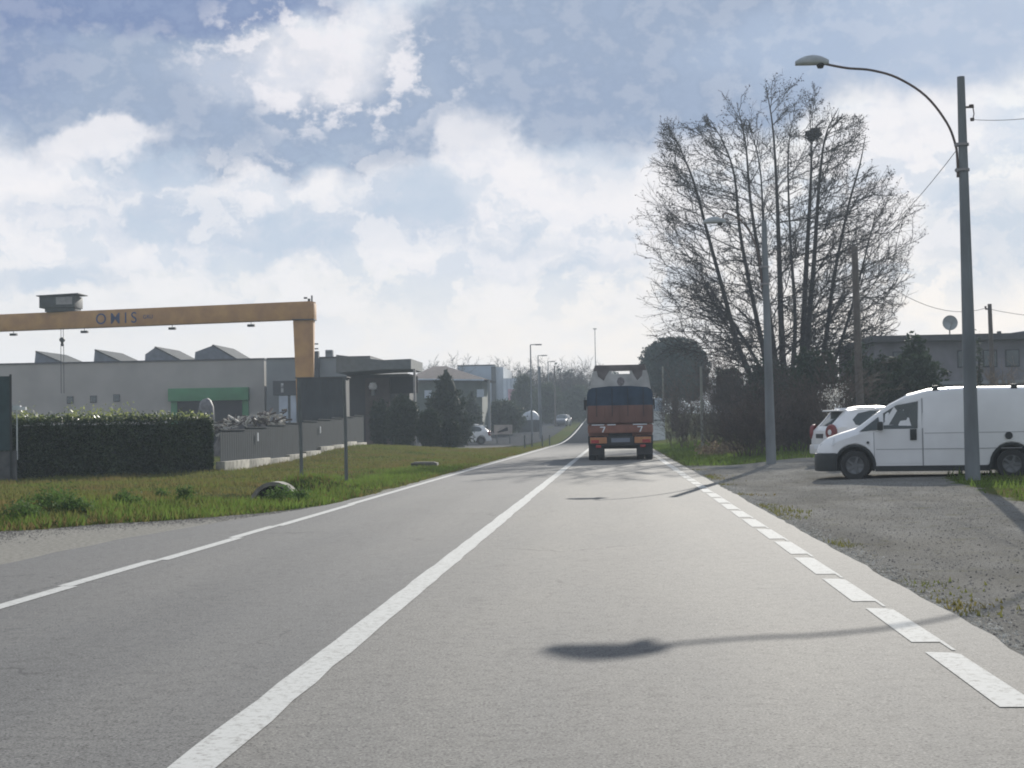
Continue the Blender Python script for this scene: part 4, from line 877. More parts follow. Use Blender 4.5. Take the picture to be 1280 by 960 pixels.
M_slate = mat('slate_sheet', (.03, .04, .05), .95, .08, 2, spec=.06); M_kerb = mat('pale_kerb', (.28, .265, .22), .9, .25, 3, c2=(.14, .13, .11), bump=.4)
def fence():
    root = empty('sheet_fence', (-12.75, 48.3, 0), label='dark slate corrugated sheet fence on a pale kerb wall receding from the hedge', cat='fence')
    E0 = np.array([-12.75, 48.4]); e = at(455, 554, 82); E1 = np.array([e.x, 82.]); n = 9; off = Vector((-12.75, 48.3, 0))
    for i in range(n):
        a = E0+(E1-E0)*i/n; b = E0+(E1-E0)*(i+1)/n; m = (a+b)/2; zg = float(ground_h(m[0], m[1])); zb = [.34, .28][i % 2] if i < 2 else .2
        pts = []; K = 44; L = np.linalg.norm(b-a); d = (b-a)/L; nr = np.array([d[1], -d[0]])
        for k in range(K+1):
            s = k/K*L; o = .005*(1 if (k % 4) in (1, 2) else -1); q = a+d*s+nr*o; pts.append(q)
        zt = zg+zb+1.24-.0*i
        zt = float(np.interp(i, [0, 8], [at(280, 538, 49).z, at(452, 520, 81).z]))
        vs = [(q[0]-off.x, q[1]-off.y, z) for z in (zg+zb, zt) for q in pts]; fs = [(k, k+1, K+1+k+1, K+1+k) for k in range(K)]
        MB().add(vs, fs).build('panel', M_slate, root, smooth=False)
        MB().bar((a[0]-off.x, a[1]-off.y, zt+.015), (b[0]-off.x, b[1]-off.y, zt+.015), .06, .03).build('rail', M_slate, root)
        MB().tube([(b[0]-off.x-.05, b[1]-off.y, zg-.1), (b[0]-off.x-.05, b[1]-off.y, zt+.02)], .03, 6).build('post', M_steel if i == n-1 else M_slate, root)
        MB().bar((a[0]-off.x, a[1]-off.y, zg+zb/2-.2), (b[0]-off.x, b[1]-off.y, zg+zb/2-.2), .3, zb+.4).build('kerb', M_kerb, root, bevel=.02)
    for (px, py, Y) in ((332, 546, 54.0), (414, 537, 67.5)):
        f = (Y-48.4)/(82-48.4); q = E0+(E1-E0)*f; z = at(px, py, Y).z
        MB().box(.05, .075, -.06, .06, -.15, .15, Matrix.Translation((q[0]-off.x, q[1]-off.y, z))).build('white_plate', M_plate, root)
fence()
M_post = mat('thin_post', (.11, .12, .12), .7, .15)
for i, (px, py, Y, ty, lab) in enumerate([(377, 608, 35.5, 476, 'left one of two thin grey posts on the verge in front of the sheet fence'), (433, 605, 36.7, 472, 'right one of two thin grey posts on the verge in front of the sheet fence')]):
    a = at(px, py, Y); t = at(px-3, ty, Y); gz = float(ground_h(a.x, Y)); o = MB().tube([(0, 0, -.2), (0, 0, gz+.9-gz), ((t.x-a.x)*1., 0, t.z-gz)], [.045, .042, .036], 8).lathe([(0, 0), (.1, 0), (.07, .06), (0, .06)], 10).build('steel_post', M_post); o.location = (a.x, Y, gz); tag(o, lab, 'post', 'thin posts on the verge')
# culvert ring in the ditch
cp = at(343, 626, 30.5); cz = -.22
root = empty('culvert', (cp.x, 30.5, cz), label='dark culvert opening with curved concrete rim in the left ditch', cat='culvert')
MB().lathe([(.42, -.1), (.5, -.1), (.5, .35), (.42, .35), (.42, -.1)], 28, 'Y').build('rim', mat('weathered_concrete', (.17, .16, .14), .95, .3, 5), root)
MB().lathe([(0, .1), (.419, .1), (.419, .34)], 24, 'Y').build('bore', M_hcore, root)
p = at(531, 583, 52.5); root = empty('drain', (p.x, 52.5, float(ground_h(p.x, 52.5))), label='low dark concrete drain block on the grass by the road', cat='drain')
MB().box(-.45, .45, -.3, .3, -.2, .16).build('block', mat('dark_concrete', (.06, .055, .05), .9, .3), root, bevel=.03); MB().box(-.36, .36, -.2, .2, .163, .19).build('grate', M_dplas, root)
# weeds on the verge
def weed(px, py, Y, h, w, seed, label):
    a = at(px, py, Y); z = float(ground_h(a.x, Y)); root = empty('weed', (a.x, Y, z), label=label, cat='weed', group='leafy weeds on the left verge')
    leaf_cloud('leaves', [(0, 0, h*.5, w, w, h*.55)], int(650*w/.3), .035, M_weed, root, seed, .3, .2)
    MB().tube([(0, 0, -.05), (.01, 0, h*.6)], .012, 5).build('stem', M_weed, root)
for i, (px, py, Y, h, w, lab) in enumerate([(232, 634, 26.5, .26, .16, 'dark upright weed left of the culvert'), (205, 622, 28, .22, .12, 'small weed tuft on the slope left of the dark weed'), (352, 632, 27.2, .25, .3, 'bright leafy weed clump just below the culvert rim'), (378, 636, 26.6, .26, .16, 'dark weed tuft by the road edge right of the culvert'), (60, 640, 23, .26, .4, 'large weed clump on the mound at the left'), (95, 648, 22.6, .19, .3, 'weed clump on the mound beside the largest one'), (30, 655, 21.5, .22, .3, 'leftmost low weed clump at the lay-by edge'), (160, 640, 24.5, .18, .25, 'low weed patch between mound and dark weed')]): weed(px, py, Y, h, w, i, lab)

# ------------------------------------------------------------------ scrap pile behind the fence
r = random.Random(5); mb = MB(); md = MB()
pc = at(318, 530, 74)
for k in range(260):
    x = r.uniform(-2.1, 1.5); yy_ = r.gauss(0, .6); top = max(.3, 2.0+.17*x)
    a = Vector((x, yy_, r.uniform(top*.62, top))); d = Vector((r.gauss(0, 1), r.gauss(0, 1), r.gauss(0, .5))).normalized()*r.uniform(.12, .38)
    (mb if r.random() < .5 else md).bar(a-d, a+d, r.uniform(.04, .12), r.uniform(.04, .1))
root = empty('scrap_heap', (pc.x, 74, float(ground_h(pc.x, 74))), label='heap of pale and dark scrap beams piled behind the slate fence', cat='scrap heap')
q = mb.build('pale_scrap', mat('pale_scrap', (.5, .47, .42), .8, .3, 4), root, smooth=False); q['kind'] = 'stuff'
q = md.build('dark_scrap', mat('dark_scrap', (.1, .08, .07), .8, .3, 4), root, smooth=False); q['kind'] = 'stuff'
MB().lathe([(2.3, 0), (1.7, 1.1), (1.0, 1.5), (0, 1.6)], 14).build('mound', mat('scrap_mound', (.09, .08, .075), .9, .4, 3), root)

# ------------------------------------------------------------------ gantry crane
M_or = mat('crane_orange', (.43, .235, .085), .6, .12, 1.2, c2=(.35, .18, .075)); M_cdk = mat('crane_dark', (.05, .055, .06), .7, .2)
def crane():
    er = at(392, 388, 95); el_ = at(0, 404, 100.5); d = (el_-er); d.normalize()
    root = empty('gantry_crane', (er.x, er.y, 0), label='large orange gantry crane with lettered girder above the left factory yard', cat='crane')
    rr2 = er-Vector((er.x, er.y, 0)); span = 36
    endp = rr2+d*span; hgt = 1.13
    MB().bar(rr2+Vector((-.02, 0, 0)), endp, .8, hgt).box(-.12, .1, -.45, .45, rr2.z-.58, rr2.z+.42).build('girder', M_or, root, bevel=.02)
    def leg(p, sgn):
        m = MB(); zt = p.z-hgt/2; w0, w1 = 1.28, 1.02
        vs = []
        for z, w in ((zt, w0), (0, w1-.3)):
            for dy in (-.35, .35): vs += [(p.x-w*.5-.62*sgn*1+.0, dy+p.y, z), (p.x+w*.5-.62*sgn, dy+p.y, z)]
        m.add(vs, [(0, 1, 3, 2), (4, 6, 7, 5), (0, 4, 5, 1), (2, 3, 7, 6), (0, 2, 6, 4), (1, 5, 7, 3)]); m.box(p.x-.62*sgn+.43, p.x-.62*sgn+.66, p.y-.42, p.y-.352, 2, zt+.4)
        return m.build('leg', M_or, root, bevel=.02)
    leg(rr2, 1); leg(endp, -1)
    MB().box(-1.3, .1, -.5, .5, rr2.z-hgt/2-.06, rr2.z-hgt/2).build('flange', M_cdk, root)
    MB().box(-.35, -.2, -.1, .1, rr2.z+.57, rr2.z+.75).tube([(-.1, 0, rr2.z+.5), (-.1, 0, rr2.z+.95)], .05, 8).box(-.6, -.4, -.1, .1, rr2.z+.75, rr2.z+.85).build('end_stop', M_cdk, root)
    def on(px, Y=98): # point on girder axis for picture column
        t = (px-392)/-392; return rr2+d*(t*(el_-er).length)
    for px in (18, 111, 222, 318):
        p = on(px); MB().box(p.x-.22, p.x+.22, p.y-.15, p.y+.15, p.z-hgt/2-.32, p.z-hgt/2-.17).tube([(p.x, p.y, p.z-hgt/2-.17), (p.x, p.y, p.z-hgt/2)], .02, 5).build('floodlight', M_cdk, root)
    p = on(82); z = p.z+hgt/2; tr = MB().box(p.x-1.25, p.x+1.15, p.y-.8, p.y+.8, z+.25, z+1.02).box(p.x-.95, p.x+1.1, p.y-.6, p.y+.6, z, z+.26).build('trolley_house', M_cdk, root, bevel=.02)
    MB().add([(p.x-1.4, p.y-.95, z+1.02), (p.x+1.45, p.y-.95, z+1.12), (p.x+1.45, p.y+.95, z+1.12), (p.x-1.4, p.y+.95, z+1.02), (p.x-1.4, p.y-.95, z+1.08), (p.x+1.45, p.y-.95, z+1.18), (p.x+1.45, p.y+.95, z+1.18), (p.x-1.4, p.y+.95, z+1.08)], [(0, 1, 2, 3), (7, 6, 5, 4), (0, 4, 5, 1), (1, 5, 6, 2), (2, 6, 7, 3), (3, 7, 4, 0)]).build('trolley_roof', M_cdk, tr)
    MB().box(p.x-.1, p.x+1.0, p.y-.83, p.y-.8, z+.45, z+.95).build('grey_cladding', M_steel, tr)
    zb = p.z-hgt/2; hk = MB()
    for dx in (-.08, .08): hk.tube([(p.x+dx, p.y, zb), (p.x+dx, p.y, zb-.75)], .018, 5); hk.tube([(p.x+dx*1.2, p.y, zb-1.0), (p.x+dx*1.2, p.y, zb-4.3)], .02, 5)
    hk.build('hoist_cable', M_cdk, root); MB().lathe([(0, -.12), (.16, -.12), (.18, 0), (.16, .12), (0, .12)], 18, 'Y', c=(p.x, p.y, zb-.72)).box(p.x-.08, p.x+.08, p.y-.05, p.y+.05, zb-1.15, zb-.8).build('hook_block', M_cdk, root)
    # lettering
    def text(s, px, size, nm):
        cu = bpy.data.curves.new(nm, 'FONT'); cu.body = s; cu.size = size; cu.offset = .004*size; cu.extrude = .004; cu.space_character = 1.5 if s == 'OMIS' else 1.0
        to = bpy.data.objects.new(nm, cu); q = on(px); to.location = (q.x, q.y-.425, q.z-size*.36); to.rotation_euler = (math.pi/2, -math.atan2(0, 1), math.atan2(-d.y, -d.x)); COL.objects.link(to)
        bpy.context.view_layer.update(); dg = bpy.context.evaluated_depsgraph_get(); me = bpy.data.meshes.new_from_object(to.evaluated_get(dg)); o = bpy.data.objects.new(nm, me); to.name = 'tmp'; o.name = nm; o.matrix_world = to.matrix_world.copy(); o.location = to.location; o.rotation_euler = to.rotation_euler
        COL.objects.link(o); bpy.data.objects.remove(to); me.materials.clear(); me.materials.append(mat('blue_lettering', (.03, .05, .14), .6, .1)); o.parent = root
    text('OMIS', 128, 1.02, 'lettering'); text('GRU', 188, .36, 'small_lettering')
crane()

# ------------------------------------------------------------------ buildings, left
M_fac = mat('factory_plaster', (.35, .335, .31), .9, .08, .4); M_roofd = mat('dark_coping', (.07, .07, .075), .8, .15); M_shed = mat('skylight_sheet', (.13, .15, .18), .6, .15, 2)
M_green = mat('green_shutter', (.045, .20, .085), .6, .1, 1); M_open = mat('dark_interior', (.02, .02, .024), .9, .1); M_dark = mat('dark_cladding', (.05, .055, .062), .8, .15, 1)
M_grey2 = mat('grey_render', (.22, .235, .24), .9, .1, .5); M_white2 = mat('pale_blue_panel', (.42, .48, .55), .6, .1, 1)
def XZ(px, py, Y): q = at(px, py, Y); return q.x, q.z
def factory():
    Y = 122; x0, _ = XZ(-120, 460, Y); x1, zt = XZ(330, 447, Y); _, ztl = XZ(0, 458.5, Y); zt = (zt+ztl)/2
    root = empty('factory', (x1, Y, 0), label='long low grey factory hall with green shutter and sawtooth skylights', cat='factory'); ox = x1
    MB().box(x0-ox, 0, 0, 30, -.3, zt).build('wall', M_fac, root)
    MB().box(x0-ox-.1, .05, -.08, 30.1, zt, zt+.12).build('coping', M_roofd, root)
    def win(px, py, w, h):
        a = XZ(px-w/2, py-h/2, Y); b = XZ(px+w/2, py+h/2, Y); f = MB().box(a[0]-ox, b[0]-ox, -.06, -.003, b[1], a[1]).build('window', M_roofd, root); MB().box(a[0]-ox+.06, b[0]-ox-.06, -.075, -.062, b[1]+.06, a[1]-.06).build('pane', M_glass, f)
    for px, py in ((88, 500), (117, 499), (146, 497.5)): win(px, py, 8.5, 9)
    a = XZ(212, 486, Y); b = XZ(312, 500, Y); f = MB().box(a[0]-ox, b[0]-ox, -.5, -.003, b[1], a[1]).build('shutter_housing', M_green, root, bevel=.03)
    c = XZ(222, 500, Y); e = XZ(304, 540, Y); MB().box(c[0]-ox, e[0]-ox, -.05, -.004, 0, c[1]-.02).build('doorway', M_open, root)
    MB().box(c[0]-ox-.5, c[0]-ox, -.2, -.003, 0, c[1]-.02).build('jamb', M_green, root); MB().box(e[0]-ox, e[0]-ox+.5, -.2, -.003, 0, c[1]-.02).build('jamb', M_green, root)
    Ys = Y+2
    for pts in ([(43, 457), (44.5, 440), (78, 456)], [(117, 454), (118.5, 438), (150, 453)], [(181, 450.5), (181.5, 443), (193.5, 434.5), (225, 450)], [(243, 448.5), (244, 440), (265.5, 432), (295, 446.5)]):
        P = [XZ(x, y, Ys) for x, y in pts]; P = [(x-ox, z) for x, z in P]; P[0] = (P[0][0], zt+.1); P[-1] = (P[-1][0], zt+.1)
        s_ = MB().prism(P, 2, 9).build('skylight', M_shed, root, smooth=False)
        a_, b_ = Vector((P[-2][0], 5.5, P[-2][1]+.05)), Vector((P[-1][0]+.1, 5.5, P[-1][1]+.05)); MB().bar(a_, b_, 7.1, .12, (0, 0, 1)).build('skylight_roof', mat('dull_sheet', (.07, .075, .08), .95, .15, 2, spec=.1), s_)
factory()
def annex():
    Y = 118; x0, zt = XZ(330, 447.5, Y); x1, _ = XZ(430, 446, Y); zt = XZ(380, 448, Y)[1]
    root = empty('factory_annex', (x0, Y, 0), label='grey factory annex behind the crane leg with dark flue and vent', cat='building'); w = x1-x0
    MB().box(0.05, w+2, .5, 22, -.3, zt).build('wall', M_grey2, root); MB().box(0.1, w+2, .42, 22.1, zt, zt+.12).build('coping', M_roofd, root)
    a = XZ(391, 440, Y)[0]-x0; MB().box(a, a+.45, -.1, .4, 0, XZ(395, 439, Y)[1]).build('flue', M_dark, root); 
    for py in (430, 436): z = XZ(395, py, Y)[1]; MB().box(a-.2, a+.45, -.1, .0, z-.05, z+.05).build('flue_bracket', M_dark, root)
    v = XZ(405, 440, Y)[0]-x0; MB().box(v-.3, v+.3, 2, 2.6, zt, zt+.75).box(v-.22, v+.22, 1.98, 2.0, zt+.5, zt+.6).build('roof_vent', M_grey2, root, bevel=.08)
    # canopy bay with pale panels
    p0 = XZ(341, 475, Y-1)[0]-x0; p1 = XZ(374, 475, Y-1)[0]-x0; z1 = XZ(350, 476, Y-1)[1]; z2 = XZ(350, 494, Y-1)[1]
    MB().box(p0, p1, -1, -.2, z2, z1).build('canopy', M_dark, root); q0, q1 = XZ(342, 0, Y-1)[0]-x0, XZ(353, 0, Y-1)[0]-x0; u0, u1 = XZ(356.5, 0, Y-1)[0]-x0, XZ(363, 0, Y-1)[0]-x0
    MB().box(q0, q1, -.9, -.8, 0, z2-.02).build('panel', M_white2, root); MB().box(u0, u1, -.9, -.8, 0, z2-.02).build('panel', M_white2, root)
    MB().box(q0+.2, q1-.3, -1.03, -1.002, z2+.2, z1-.2).build('poster', mat('pale_poster', (.35, .36, .36), .7, .5, 3), root)
annex()
def block(name, label, cat, px0, px1, pyt, Y, dep, m, z0=-.3, parent=None, coping=None):
    x0, zt = XZ(px0, pyt, Y); x1, _ = XZ(px1, pyt, Y); root = empty(name, (x0, Y, 0), label=label, cat=cat); w = x1-x0
    MB().box(0, w, 0, dep, z0, zt).build('wall', m, root)
    if coping: MB().box(-.08, w+.08, -.08, dep+.08, zt, zt+coping).build('coping', M_roofd, root)
    return root, w, zt
# dark container-like shed hiding the crane foot
root, w, zt = block('dark_shed', 'dark windowless shed hiding the foot of the crane leg', 'shed', 371, 432, 473, 88, 1.2, M_dark, coping=.06)
for i in range(9): MB().box(w*(i+.5)/9-.04, w*(i+.5)/9+.04, -.04, -.002, 0, zt-.1).build('rib', M_dark, root)
# grey sack-like lump in front of the shutter
p = at(257, 508, 100); o = leaf_cloud('x', [(0, 0, 0, .1, .1, .1)], 4, .01, M_grey2); bpy.data.objects.remove(o)
mb = MB().lathe([(0, -1.6), (.55, -1.55), (.62, -.7), (.55, .1), (.4, .5), (.18, .66), (0, .68)], 16, c=(0, 0, 0)); mb.v = [(x*.9*(1+.12*math.sin(3*z+x*4)), y, z+.06*math.sin(5*x)-.15) for x, y, z in mb.v]
o = mb.build('wrapped_bundle', mat('grey_wrap', (.13, .13, .14), .7, .25, 4, bump=.5, bscale=6)); o.location = p; tag(o, 'tall grey wrapped bundle standing in front of the green shutter', 'bundle')

# modern dark office with projecting roof
def office():
    Y = 104; x0 = XZ(430, 450, Y)[0]; root = empty('office_building', (x0, Y, 0), label='dark modern office with slightly sloping roof and deep porch beyond the fence', cat='building')
    P = lambda px, py: (XZ(px, py, Y)[0]-x0, XZ(px, py, Y)[1])
    a, b, c, d_, e, f = P(430, 446), P(485, 452.5), P(521, 451), P(521, 463), P(485, 464), P(430, 468)
    MB().prism([a, b, c, d_, e, f], -3, 3.2).build('roof', mat('roof_fascia', (.13, .145, .15), .8, .1), root, smooth=False)
    MB().box(f[0]+.1, d_[0]-.6, .5, 3.0, -.3, min(d_[1], f[1])-.02).build('wall', M_dark, root)
    MB().box(P(516, 0)[0], P(518.5, 0)[0], -2.8, -2.5, 0, d_[1]).build('column', M_steel, root)
    MB().box(P(449, 0)[0], P(479, 0)[0], .2, .49, 0, P(480, 472)[1]).build('bay', mat('brown_bay', (.085, .07, .07), .8, .1), root)
    MB().box(P(480, 0)[0], P(514, 0)[0], .4, .495, P(480, 492)[1], P(480, 471)[1]).build('window', M_open, root)
    MB().lathe([(0, -.25), (.25, -.18), (.3, 0), (.2, .25), (0, .28)], 12, c=(P(460, 0)[0], -.3, P(480, 483)[1])).build('globe_lamp', M_plate, root)
    MB().box(P(458, 0)[0], P(461, 0)[0], -.32, .2, P(480, 494)[1], P(480, 487)[1]).build('lamp_bracket', M_grey2, root)
office()
def hip_house():
    Y = 156; x0 = XZ(518, 0, Y)[0]; root = empty('house', (x0, Y, 0), label='house with brown hipped roof and pale gutter behind the conifers', cat='house'); P = lambda px, py: (XZ(px, py, Y)[0]-x0, XZ(px, py, Y)[1])
    e = P(612, 478); l = P(510, 470); ze = (e[1]+l[1])/2+.1; r0 = P(535, 455)[0]; r1 = P(551, 455)[0]; zr = P(545, 455.5)[1]; D = 10
    MB().add([(l[0], -.8, ze), (e[0], -.8, ze-.25), (e[0], D, ze-.25), (l[0], D, ze), (r0, D*.45, zr), (r1, D*.45, zr)], [(0, 1, 5, 4), (1, 2, 5), (2, 3, 4, 5), (3, 0, 4), (0, 3, 2, 1)]).build('roof', mat('brown_roof_tiles', (.095, .07, .065), .9, .2, 3, bump=.5), root, smooth=False)
    MB().box(l[0]+.8, e[0]-.8, 0, D-.8, -.3, ze-.3).build('wall', mat('greenish_wall', (.09, .11, .10), .9, .15, 1), root)
    MB().bar((l[0], -.85, ze-.05), (e[0]-.5, -.85, ze-.28), .12, .14).build('gutter', M_white2, root)
    MB().box(P(602, 0)[0], P(605, 0)[0], -.6, -.35, 0, ze-.3).build('column', M_conc, root)
    for px in (523, 588): MB().box(P(px, 0)[0], P(px+9, 0)[0], -.03, -.002, ze-2, ze-1.2).build('window', M_white2, root)
hip_house()
M_bluew = mat('pale_blue_cladding', (.30, .36, .43), .7, .08, .5)
r1_, w, zt = block('warehouse', 'pale blue grey warehouse behind the brown roofed house', 'warehouse', 572, 618, 458, 240, 30, M_bluew, coping=.2)
r2_, w, zt = block('warehouse', 'narrow pale warehouse end wall next to a dark downpipe', 'warehouse', 617, 629, 459, 232, 20, mat('pale_cladding', (.38, .42, .46), .7, .08, .5))
MB().box(-.35, .35, -.4, -.1, 0, zt+.1).build('downpipe', M_dark, r2_)
r3_, w, zt = block('warehouse', 'small white panelled building with pink poster near the tree line', 'building', 629, 648, 473, 225, 12, mat('white_cladding', (.5, .55, .6), .7, .08, .5))
MB().box(w*.3, w*.8, -.05, -.003, zt-3.4, zt-1.6).build('poster', mat('pink_poster', (.5, .3, .35), .7, .3, 1), r3_); MB().box(w*.45, w*.75, -.08, -.052, zt-3.3, zt-2.6).build('poster_mark', M_open, r3_)
for i in range(1, 4): MB().box(w*i/4-.05, w*i/4+.05, -.04, -.002, 0, zt).build('cladding_joint', M_bluew, r3_)
# banner board
p = at(629, 541, 128); root = empty('notice_board', (p.x, 128, 0), label='wide pale notice board with dark slanting stroke beside the side road', cat='sign')
zb, zt = at(629, 543, 128).z, at(629, 531, 128).z; w = 11.5/1900*128
MB().box(-w, w, 0, .06, zb, zt).build('board', mat('pale_board', (.3, .27, .25), .7, .15, 3), root); MB().add([(-w*.7, -.006, zb+.2), (w*.3, -.006, zt-.25), (w*.5, -.006, zt-.2), (w*.55, -.006, zt-.5), (-w*.5, -.006, zb+.15)], [(0, 1, 2, 3, 4)]).build('stroke', M_open, root, smooth=False)
MB().tube([(-w*.7, .1, 0), (-w*.7, .1, zt)], .05, 6).tube([(w*.7, .1, 0), (w*.7, .1, zt)], .05, 6).build('leg', M_post, root)
# dark trailer with white rounded tarpaulin
p = at(660, 545, 178); gz = float(ground_h(p.x, 178)); root = empty('covered_trailer', (p.x, 178, gz), label='dark boxy trailer topped by a rounded white tarpaulin near the side road', cat='trailer')
k = 178/1900; zc = at(660, 525, 178).z-gz; MB().box(-16*k, 15*k, 0, 2.4, .1, zc).build('box', M_dark, root, bevel=.05)
mb = MB().lathe([(12*k, 0), (11.5*k, .35), (9*k, .75), (5*k, 1.0), (0, 1.1)], 20, c=(3*k, 1.2, zc)); mb.v = [(x, y, z+.04*math.sin(x*9)) for x, y, z in mb.v]; mb.build('tarpaulin', mat('white_tarp', (.36, .38, .41), .6, .15, 4), root)
for s in (-.8, .8): MB().lathe([(0, -.1), (.3, -.1), (.3, .1), (0, .1)], 16, 'Y', c=(s, -.02, .28)).build('wheel', M_tyre, root)

# ------------------------------------------------------------------ far street lamps
def far_lamp(px, pyt, Y, arm, label, base=None, double=False):
    t = at(px, pyt, Y); gz = float(ground_h(t.x, Y)); root = empty('street_lamp', (t.x, Y, gz), label=label, cat='street lamp', group='distant street lamps'); h = t.z-gz
    MB().tube([(0, 0, -.2), (0, 0, h)], [.11, .06], 8).build('pole', M_conc, root)
    if arm: MB().tube([(0, 0, h), (arm, 0, h+.02)], .05, 6).build('arm', M_steel, root); MB().box(arm-.35, arm+.35, -.12, .12, h-.07, h+.07).build('lamp_head', M_steel, root, bevel=.03)
    else: MB().box(-.35, .35, -.2, .2, h-.1, h+.08).build('lamp_head', M_steel, root, bevel=.04)
far_lamp(663, 431, 160, .85, 'nearest of the distant lamps above the tree line, left of the truck')
far_lamp(672.5, 444.5, 190, .8, 'second of the distant lamps in the row left of the truck')
far_lamp(685, 452, 225, .7, 'third and lowest distant lamp in the row left of the truck')
far_lamp(743.5, 411, 290, 0, 'tall lamp mast rising directly behind the truck')
for px, py0, py1, Y, lab in ((694.5, 540, 457, 200, 'dark wooden pole among the far bare trees left of the truck'), (676, 540, 458, 150, 'pale thin pole standing behind the covered trailer'),):
    a = at(px, py0, Y); t = at(px, py1, Y); a.z = float(ground_h(a.x, Y)); root = empty('utility_pole', a, label=lab, cat='pole'); MB().tube([(0, 0, 0), (0, 0, t.z-a.z)], [.14, .1], 8).build('shaft', M_conc if px < 690 else M_conc2, root)
for i, (px, py, Y, h, lab) in enumerate([(656, 560, 99, .85, 'leftmost of the short marker posts by the side road'), (665, 558, 103, .9, 'second short marker post from the left by the side road'), (678, 556, 107, .8, 'third short marker post from the left by the side road'), (687, 552, 118, .75, 'last short marker post before the bend')]):
    a = at(px, py, Y); o = MB().tube([(0, 0, -.1), (0, 0, h)], .05, 6).lathe([(0, h), (.055, h), (.03, h+.06), (0, h+.07)], 8).build('marker_post', M_post); o.location = (a.x, Y, float(ground_h(a.x, Y))); tag(o, lab, 'post', 'short marker posts by the side road')

# ------------------------------------------------------------------ trees and shrubs
M_con = mat('conifer_foliage', (.03, .045, .022), .8, scale=.8, c2=(.016, .026, .014), trans=.15); M_ever = mat('evergreen_foliage', (.035, .055, .025), .7, scale=.6, c2=(.018, .03, .014), trans=.2)
M_pine = mat('umbrella_pine_foliage', (.016, .034, .022), .9, scale=.5, c2=(.012, .025, .017), trans=.1)
def conifer(px0, px1, pyt, Y, label, seed, m=M_con, cone=False, z0=.1, group='dark shrubs and conifers before the house', dens=1.):
    a = at(px0, pyt, Y); b = at(px1, pyt, Y); w = (b.x-a.x)/2; cx = (a.x+b.x)/2; gz = float(ground_h(cx, Y)); h = a.z-gz
    root = empty('conifer', (cx, Y, gz), label=label, cat='conifer', group=group)
    bl = [(0, 0, h*.5, w*.95, w*.95, h*.5)] if not cone else [(0, 0, h*.25, w, w, h*.27), (0, 0, h*.5, w*.75, w*.75, h*.28), (0, 0, h*.74, w*.45, w*.45, h*.2), (0, 0, h*.88, w*.22, w*.22, h*.12)]
    leaf_cloud('crown', bl, int(7000*dens), .11, m, root, seed, .1, .6, .9, 400)
    MB().tube([(0, 0, -.1), (0, 0, h*.8)], [.16, .04], 8).build('trunk', M_bark, root)
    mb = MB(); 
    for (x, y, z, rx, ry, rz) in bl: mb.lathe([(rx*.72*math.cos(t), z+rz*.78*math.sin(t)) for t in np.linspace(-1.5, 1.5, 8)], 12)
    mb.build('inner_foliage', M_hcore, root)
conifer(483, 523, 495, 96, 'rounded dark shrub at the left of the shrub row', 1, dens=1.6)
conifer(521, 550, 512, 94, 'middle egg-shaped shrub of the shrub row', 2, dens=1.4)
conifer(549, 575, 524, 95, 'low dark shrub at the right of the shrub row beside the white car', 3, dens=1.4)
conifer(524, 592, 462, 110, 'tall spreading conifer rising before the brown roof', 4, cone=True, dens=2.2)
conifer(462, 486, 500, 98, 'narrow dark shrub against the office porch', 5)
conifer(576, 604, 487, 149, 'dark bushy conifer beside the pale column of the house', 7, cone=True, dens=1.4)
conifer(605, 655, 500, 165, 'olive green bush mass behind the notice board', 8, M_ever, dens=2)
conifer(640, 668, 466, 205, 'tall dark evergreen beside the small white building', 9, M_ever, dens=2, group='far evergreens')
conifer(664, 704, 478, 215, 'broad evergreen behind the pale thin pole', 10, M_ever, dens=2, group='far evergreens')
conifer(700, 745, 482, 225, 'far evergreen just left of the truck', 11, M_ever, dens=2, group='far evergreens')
conifer(1222, 1240, 404, 84, 'slim dark cypress tip above the grey building roof', 12, dens=.6) if False else None
# umbrella pine behind the truck
def pine():
    Y = 165; c = at(842, 455, Y); gz = float(ground_h(c.x, Y)); root = empty('umbrella_pine', (c.x, Y, gz), label='dense dome shaped umbrella pine right behind the truck', cat='pine tree'); z = c.z-gz; k = Y/1900
    bl = [(0, 0, z+2*k, 41*k, 41*k, 31*k), (8*k, 0, z-8*k, 36*k, 34*k, 28*k), (-10*k, 0, z-14*k, 29*k, 30*k, 30*k), (20*k, 0, z-22*k, 22*k, 22*k, 26*k)]
    leaf_cloud('crown', bl, 26000, .16, M_pine, root, 6, .035, .9, .9, 3200)
    mb = MB()
    for (x, y, zz, rx, ry, rz) in bl: mb.add(*(lambda q: (q.v, q.f))(MB().lathe([(rx*.93*math.cos(t), rz*.93*math.sin(t)) for t in np.linspace(-1.56, 1.56, 12)], 20, c=(x, y, zz))))
    mb.build('inner_foliage', M_pine, root); MB().tube([(0, 0, -.2), (.1, 0, z*.5), (0, 0, z)], [.4, .3, .2], 10).build('trunk', M_bark, root)
pine()
